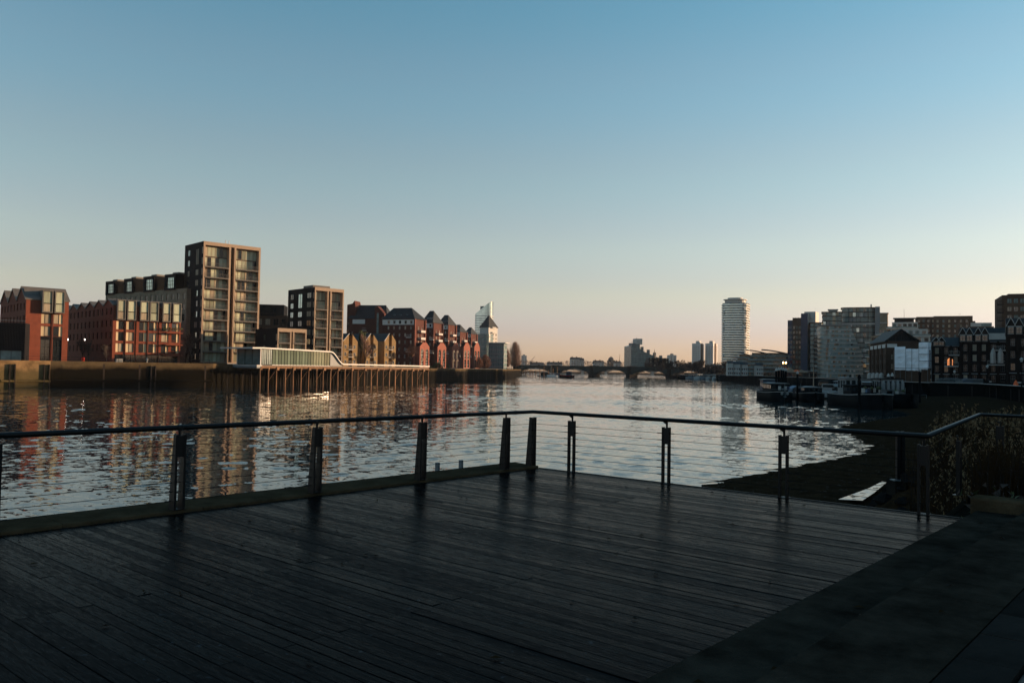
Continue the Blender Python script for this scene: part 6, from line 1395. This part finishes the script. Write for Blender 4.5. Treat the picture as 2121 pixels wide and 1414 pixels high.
# big houseboat stern-on with rounded bulwark
o, s_ = boat('houseboat', 'big round sterned houseboat barge with a white wheelhouse and wide window', 'houseboat', 1830, 139, R(84), 26, 6.0, 2.2, 'black_paint', GB, bow=.18, sheer=.5)
rubrail(s_, 'offwhite', .0, .07).build('rub_rail', o); clutter(o, 2, 9, 4.6, 2.8, 16, 3)
cabin(o, 10, 15, 4.4, 2.2, 3.9, 'charcoal', 'charcoal', 4); cabin(o, 16, 21, 3.0, 2.2, 5.2, 'boat_white', 'boat_white', 3, 'wheelhouse')
for x in (3, 5, 8): b = MB(); b.tube((x, -1.8 + x * .4, 2.7), (x, -1.8 + x * .4, 5.4), .05, .05, 'black_paint'); b.build('awning_pole', o)
b = MB(); b.poly([(3, -2.2, 5.0), (8, -2.2, 5.0), (8, 2.0, 5.3), (3, 2.0, 5.3)], 'charcoal'); b.build('awning', o)
# white cabined houseboats behind
o, s_ = boat('white_houseboat', 'white slab sided houseboat with a big dark wheelhouse window', 'houseboat', 1803, 176, R(80), 18, 4.4, 2.0, 'black_paint', GB); cabin(o, 1.5, 6, 3.4, 2.0, 4.9, 'boat_white', 'boat_white', 2, 'wheelhouse'); cabin(o, 6.5, 14, 3.6, 2.0, 3.8, 'boat_white', 'grey_metal', 5)
o, s_ = boat('white_cruiser', 'white cruiser with raked windows behind the long dark barge', 'boat', 1756, 205, R(95), 13, 3.8, 1.8, 'boat_white', GB); b = MB(); b.extr([(2, 1.8), (11, 1.8), (10.5, 3.4), (4.5, 3.5), (3, 2.7)], 'y', -1.5, 1.5, 'boat_white'); b.build('cabin', o); b = MB(); b.extr([(3.4, 2.5), (10, 2.5), (10, 3.1), (4.6, 3.2)], 'y', -1.53, 1.53, 'glass'); b.build('cabin_window', o); clutter(o, 10, 12.5, 2.5, 1.9, 4, 9)
o, s_ = boat('houseboat', 'dark hulled houseboat with white arched side panels near the embankment wall', 'houseboat', 1890, 143, R(88), 24, 5.4, 2.2, 'black_paint', GB, bow=.2)
rubrail(s_, 'charcoal', 0, .06).build('rub_rail', o); cabin(o, 8, 12, 4.0, 2.2, 5.2, 'boat_white', 'charcoal', 4, 'wheelhouse'); cabin(o, 13, 20, 4.2, 2.2, 4.4, 'boat_white', 'boat_white', 6)
b = MB()
for i in range(5): b.lathe([(.35, 3.2), (.35, 4.4), (.2, 4.9), (.03, 5.1)], 'boat_white', 8, (7.7, -1.7 + i * .85))
b.build('arched_panel', o); clutter(o, 2, 7, 3.6, 2.3, 10, 17)
for i, (px, Z, L, lab) in enumerate(((1735, 232, 16, 'dark low houseboat under the stepped glass flats'), (1778, 222, 15, 'dark houseboat behind the white cruiser'), (1846, 190, 16, 'dark houseboat with pale roof before the white scaffold sheeting'), (1872, 195, 14, 'flat topped dark houseboat beside the pale promenade railing'))):
    o, s_ = boat('dark_houseboat', lab, 'houseboat', px, Z, R(85 + i * 6), L, 4.2, 1.8, 'black_paint', GB); cabin(o, 2.5, L - 3, 3.4, 1.8, 3.9, ['charcoal', 'navy_paint', 'charcoal', 'black_paint'][i], ['charcoal', 'grey_metal', 'boat_white', 'grey_metal'][i], 6); clutter(o, 1, L - 1, 2.4, 3.9 if i % 2 else 1.9, 5, 40 + i)
# mooring piles with white caps
GP = 'white capped mooring piles between the barges'
for i, (px, Z, y, lab) in enumerate(((1609, 178, 768, 'white capped mooring pile at the outer edge of the pile cluster'), (1614, 179, 767, 'second white capped pile of the cluster by the bluff bowed barge'), (1619.5, 180, 766, 'third white capped pile of the cluster by the bluff bowed barge'), (1624, 181, 767, 'fourth white capped pile of the cluster by the bluff bowed barge'), (1628.5, 182, 768, 'innermost white capped pile of the cluster by the bluff bowed barge'), (1653, 182, 774, 'single white capped pile beside the blue tarpaulin boat'), (1781, 133, 784, 'tall dark pile standing in front of the long barge side'), (1849, 160, 779, 'white capped pile behind the big round sterned houseboat'), (1841, 163, 780, 'slim white capped pile behind the big houseboat wheelhouse'), (1906, 168, 775, 'dark pile by the arched panel houseboat'), (1762, 200, 781, 'dark pile by the white cruiser'))):
    o = thing('mooring_pile', lab, 'mooring pile', (gx(px, Z), Z, -4), 0, GP); h = zy(y, px, Z) + 4
    b = MB(); b.tube((0, 0, -3), (0, 0, h), .25, .22, 'black_paint', 8); b.build('pile_shaft', o); b = MB(); b.lathe([(.3, h), (.3, h + .25), (.05, h + .7)], 'offwhite' if 'dark pile' not in lab else 'black_paint', 8); b.build('pile_cap', o)
# gangway and pontoon between boats and quay
o = thing('mooring_pontoon', 'dark floating pontoon walkway linking the moored barges to the quay', 'pontoon', (gx(1640, 188), 190, -4)); b = MB(); b.box(0, 0, -.3, 32, 2.2, .5, 'bark'); b.build('pontoon_deck', o)
for i in range(9): b = MB(); b.box(i * 4, .1, .5, i * 4 + .08, .18, 1.5, 'grey_metal'); b.build('rail_post', o)
b = MB(); b.tube((0, .14, 1.5), (32, .14, 1.5), .04, .04, 'grey_metal', 5); b.build('rail_bar', o)
# boats moored by the bridge
for i, (px, Z, lab) in enumerate(((1404, 655, 'dark barge moored at the bridge pier'), (1421, 640, 'low grey boat moored near the third bridge pier'), (1438, 625, 'white cabined boat moored under the dark quay trees'), (1451, 610, 'grey cruiser moored under the twin tower blocks'), (1464, 600, 'pale cruiser moored beside the grey one below the quay'), (1478, 590, 'pale boat with a square white cabin below the balcony ringed tower'), (1492, 575, 'dark boat moored at the foot of the balcony ringed tower'))):
    o, s_ = boat('moored_boat', lab, 'boat', px, Z, R(12 + i * 9), 11, 3.4, 1.5, ['black_paint', 'grey_metal', 'offwhite', 'grey_metal', 'offwhite', 'offwhite', 'black_paint'][i], 'boats moored below the railway bridge'); cabin(o, 3, 8, 2.6, 1.5, 3.2 + (i % 3) * .4, ['charcoal', 'grey_metal', 'offwhite', 'grey_metal', 'offwhite', 'white_paint', 'charcoal'][i], 'offwhite', 3)
# workboat in mid river and the landing stage
o, s_ = boat('workboat', 'dark orange hulled workboat with deckhouse and tall masts lying in mid river', 'boat', 1160, 600, R(14), 11, 4.2, 1.7, 'black_paint', None, sheer=.5); rubrail(s_, 'red_paint', -.5, .12).build('rub_rail', o); cabin(o, 5.5, 9, 3, 1.7, 4.4, 'navy_paint', 'offwhite', 3, 'wheelhouse'); clutter(o, 1, 5, 2.5, 1.8, 6, 77)
for x, h in ((1.5, 6), (2.8, 7), (4.2, 6.5)): b = MB(); b.tube((x, 0, 1.6), (x, 0, h), .09, .06, 'black_paint', 5); b.build('mast', o)
b = MB(); b.lathe([(.5, .6), (.6, 1.1), (.5, 1.5)], 'black_paint', 8, (10.6, -1.8)); b.lathe([(.5, .6), (.6, 1.1), (.5, 1.5)], 'black_paint', 8, (8.6, -2.1)); b.build('tyre_fender', o)
o = thing('landing_stage', 'floating landing stage with piles and covered waiting room by the left bank', 'pontoon', (gx(1118, 660), 660, -4), R(20)); b = MB(); b.box(0, 0, -.4, 16, 4, .8, 'grey_metal'); b.build('pontoon_deck', o); b = MB(); b.box(3, .6, .8, 9, 3.4, 3.4, 'charcoal'); b.box(2.6, .2, 3.4, 9.4, 3.8, 3.7, 'offwhite'); b.build('waiting_room', o)
for i, x in enumerate((-3, .5, 4, 8, 12, 15.5)): b = MB(); b.tube((x, -.4, -3), (x, -.4, 5 + (i % 3) * 1.6), .28, .25, 'pile_timber', 6); b.build('pile', o)
o = thing('dolphin_piles', 'short row of dark timber dolphin piles off the end of the left flood wall', 'dolphin', (gx(1082, 690), 690, -4), R(10))
for i in range(7): b = MB(); b.tube((i * 1.6, (i % 2) * 1.0, -3), (i * 1.6 + .1, (i % 2) * 1.0, 4.4 + (i % 3) * .5), .3, .26, 'pile_timber', 6); b.build('pile', o)
b = MB(); b.box(-.4, -.3, 3.3, 10.5, .0, 3.7, 'pile_timber'); b.build('waling_beam', o)
for i, (px, Z, lab) in enumerate(((1134, 640, 'white masted yacht moored at the landing stage'), (1144, 650, 'grey motor boat at the landing stage'), (1127, 700, 'dark barge lying behind the landing stage piles'))):
    o, s_ = boat('moored_boat', lab, 'boat', px, Z, R(15), 9, 3, 1.3, ['white_paint', 'grey_metal', 'black_paint'][i], 'boats at the landing stage'); cabin(o, 2.5, 6.5, 2.2, 1.3, 2.6, ['white_paint', 'navy_paint', 'charcoal'][i], 'offwhite', 3)
    if i == 0: b = MB(); b.tube((3.5, 0, 1.3), (3.5, 0, 10), .08, .05, 'offwhite', 5); b.build('mast', o)
# two small rowing craft
for i, (px, Z, lab) in enumerate(((1423.5, 465, 'tiny dark rowing boat with one rower, nearer the railway bridge trees'), (1456.5, 455, 'tiny dark kayak with one paddler, nearer the moored boats'))):
    o, s_ = boat('rowing_boat', lab, 'boat', px - 4, Z, R(3), 4.6, .9, .3, 'black_paint', 'small craft out on the river', sheer=.15)
    if i == 0:
        for s in (-1, 1): b = MB(); b.tube((2.1, s * .3, .5), (2.6, s * 2.6, .1), .03, .03, 'bark', 5); b.build('oar', o)
    else: b = MB(); b.tube((2.2, -1.2, .4), (2.2, 1.2, 1.0), .03, .03, 'bark', 5); b.build('paddle', o)
    q = thing('person', ['rower in dark clothes sitting in the tiny rowing boat', 'paddler in dark clothes sitting in the tiny kayak'][i], 'person', (o.location.x + 2.3, Z + .05, -3.75), 0); me = bpy.data.meshes.new('person_body')
    V = [(0, 0, .1), (0, 0, .45), (.05, 0, .7), (.05, 0, .82), (.05, 0, .98), (.05, .2, .66), (-.2, .25, .45), (-.45, .2, .5), (.05, -.2, .66), (-.2, -.25, .45), (-.45, -.2, .5), (-.4, .1, .3), (-.75, .1, .08), (-.4, -.1, .3), (-.75, -.1, .08)]
    me.from_pydata(V, [(0, 1), (1, 2), (2, 3), (3, 4), (2, 5), (5, 6), (6, 7), (2, 8), (8, 9), (9, 10), (0, 11), (11, 12), (0, 13), (13, 14)], []); me.materials.append(MATS['navy_paint'])
    bd = bpy.data.objects.new('body', me); COL.objects.link(bd); bd.parent = q; mo = bd.modifiers.new('Skin', 'SKIN')
    for k, r_ in enumerate([.16, .17, .15, .06, .11, .07, .055, .04, .07, .055, .04, .09, .06, .09, .06]): me.skin_vertices[0].data[k].radius = (r_, r_)
    me.skin_vertices[0].data[0].use_root = True
# gull-like birds far off
for i, (px, py, Z) in enumerate(((1989, 651, 300), (1690, 640, 500))):
    b = MB(); x = gx(px, Z); z = zy(py, px, Z); b.poly([(-.5, 0, .18), (-.22, .05, .26), (0, 0, .05), (-.2, -.12, .18)], 'charcoal'); b.poly([(.5, 0, .18), (.22, .05, .26), (0, 0, .05), (.2, -.12, .18)], 'charcoal'); b.tube((0, -.2, .03), (0, .25, .03), .06, .03, 'charcoal', 5)
    b.build('bird', None, (x, Z, z), label=['small dark bird flying above the gabled terrace roofs', 'small dark bird flying by the sunlit top of the blue sided tower'][i], cat='bird')

# ================================================================== REEDS AND LOW PLANTS BEHIND THE RAIL
rd = random.Random(77); b = MB(); pb = MB()
def ground(x, y):
    v = Vector((x - K.x, y - K.y)); t = v.x * ct + v.y * st_; s = -v.x * st_ + v.y * ct
    if t > 6.6 and .45 < s < 8.7 and t > 7.5 - (s / 9.0): return -.3, True
    return beach_z(x, y), False
cnt = 0
while cnt < 5200:
    y = rd.uniform(14.5, 40); px = rd.triangular(1845, 2230, 2060); x = gx(px, y); g, bed = ground(x, y)
    if px < 1880 and rd.random() < .7: continue
    if not bed and rd.random() > math.exp(-((x - 18.5) / 7.5) ** 2 - ((y - 26) / 9) ** 2) * 1.5: continue
    h = rd.uniform(.5, 1.0) if bed else rd.uniform(1.2, 2.35) * (.75 if px < 1930 else 1.0)
    cnt += 1; lx, ly = rd.gauss(0, .14) * h, rd.gauss(0, .14) * h; w = .009 + .004 * rd.random(); a = rd.uniform(0, 3.14); dx, dy = w * math.cos(a), w * math.sin(a); m = 'reed' if rd.random() < .8 else 'bark'
    p = [Vector((x, y, g - .05)), Vector((x + lx * .4, y + ly * .4, g + h * .6)), Vector((x + lx, y + ly, g + h))]
    for u_, v_, f in ((0, 1, 1), (1, 2, .6)): b.poly([p[u_] - Vector((dx, dy, 0)) * f, p[u_] + Vector((dx, dy, 0)) * f, p[v_] + Vector((dx, dy, 0)) * f * .6, p[v_] - Vector((dx, dy, 0)) * f * .6], m)
    for k in range(2):   # blades
        q = p[0].lerp(p[2], rd.uniform(.2, .8)); e = q + Vector((rd.uniform(-.35, .35), rd.uniform(-.35, .35), rd.uniform(-.05, .3))) * h * .5
        b.poly([q + Vector((0, 0, .012)), q - Vector((0, 0, .012)), e], m)
    if not bed and h > 1.75 and rd.random() < .2:
        for k in range(16):
            c = p[2] + Vector((rd.gauss(0, .05) + lx * .1, rd.gauss(0, .05), rd.uniform(-.32, .16))); pb.poly([c, c + Vector((rd.uniform(-.07, .07), rd.uniform(-.07, .07), rd.uniform(.01, .1))), c + Vector((rd.uniform(-.07, .07), rd.uniform(-.07, .07), -.03))], 'reed_plume')
b.build('dry_reeds', kind='stuff'); pb.build('reed_plumes', kind='stuff')
rd = random.Random(5); b = MB()
for i in range(2600):
    t, s = rd.uniform(7.6, 14), rd.uniform(.7, 8.4); q = dk(t, s, -.1 - s * .04); h = rd.random() ** 1.5 * .45; c = q + Vector((0, 0, h)); r_ = .07
    b.poly([c + Vector((rd.uniform(-r_, r_), rd.uniform(-r_, r_), rd.uniform(-r_, r_))) for k in range(3)], 'twig_dark' if i % 3 else 'leaf')
b.build('bed_undergrowth', kind='stuff')

# ================================================================== THE AIR
b = MB(); b.box(-4100, -700, -8, 4100, 4100, 92, 'haze'); b.build('haze', kind='stuff')
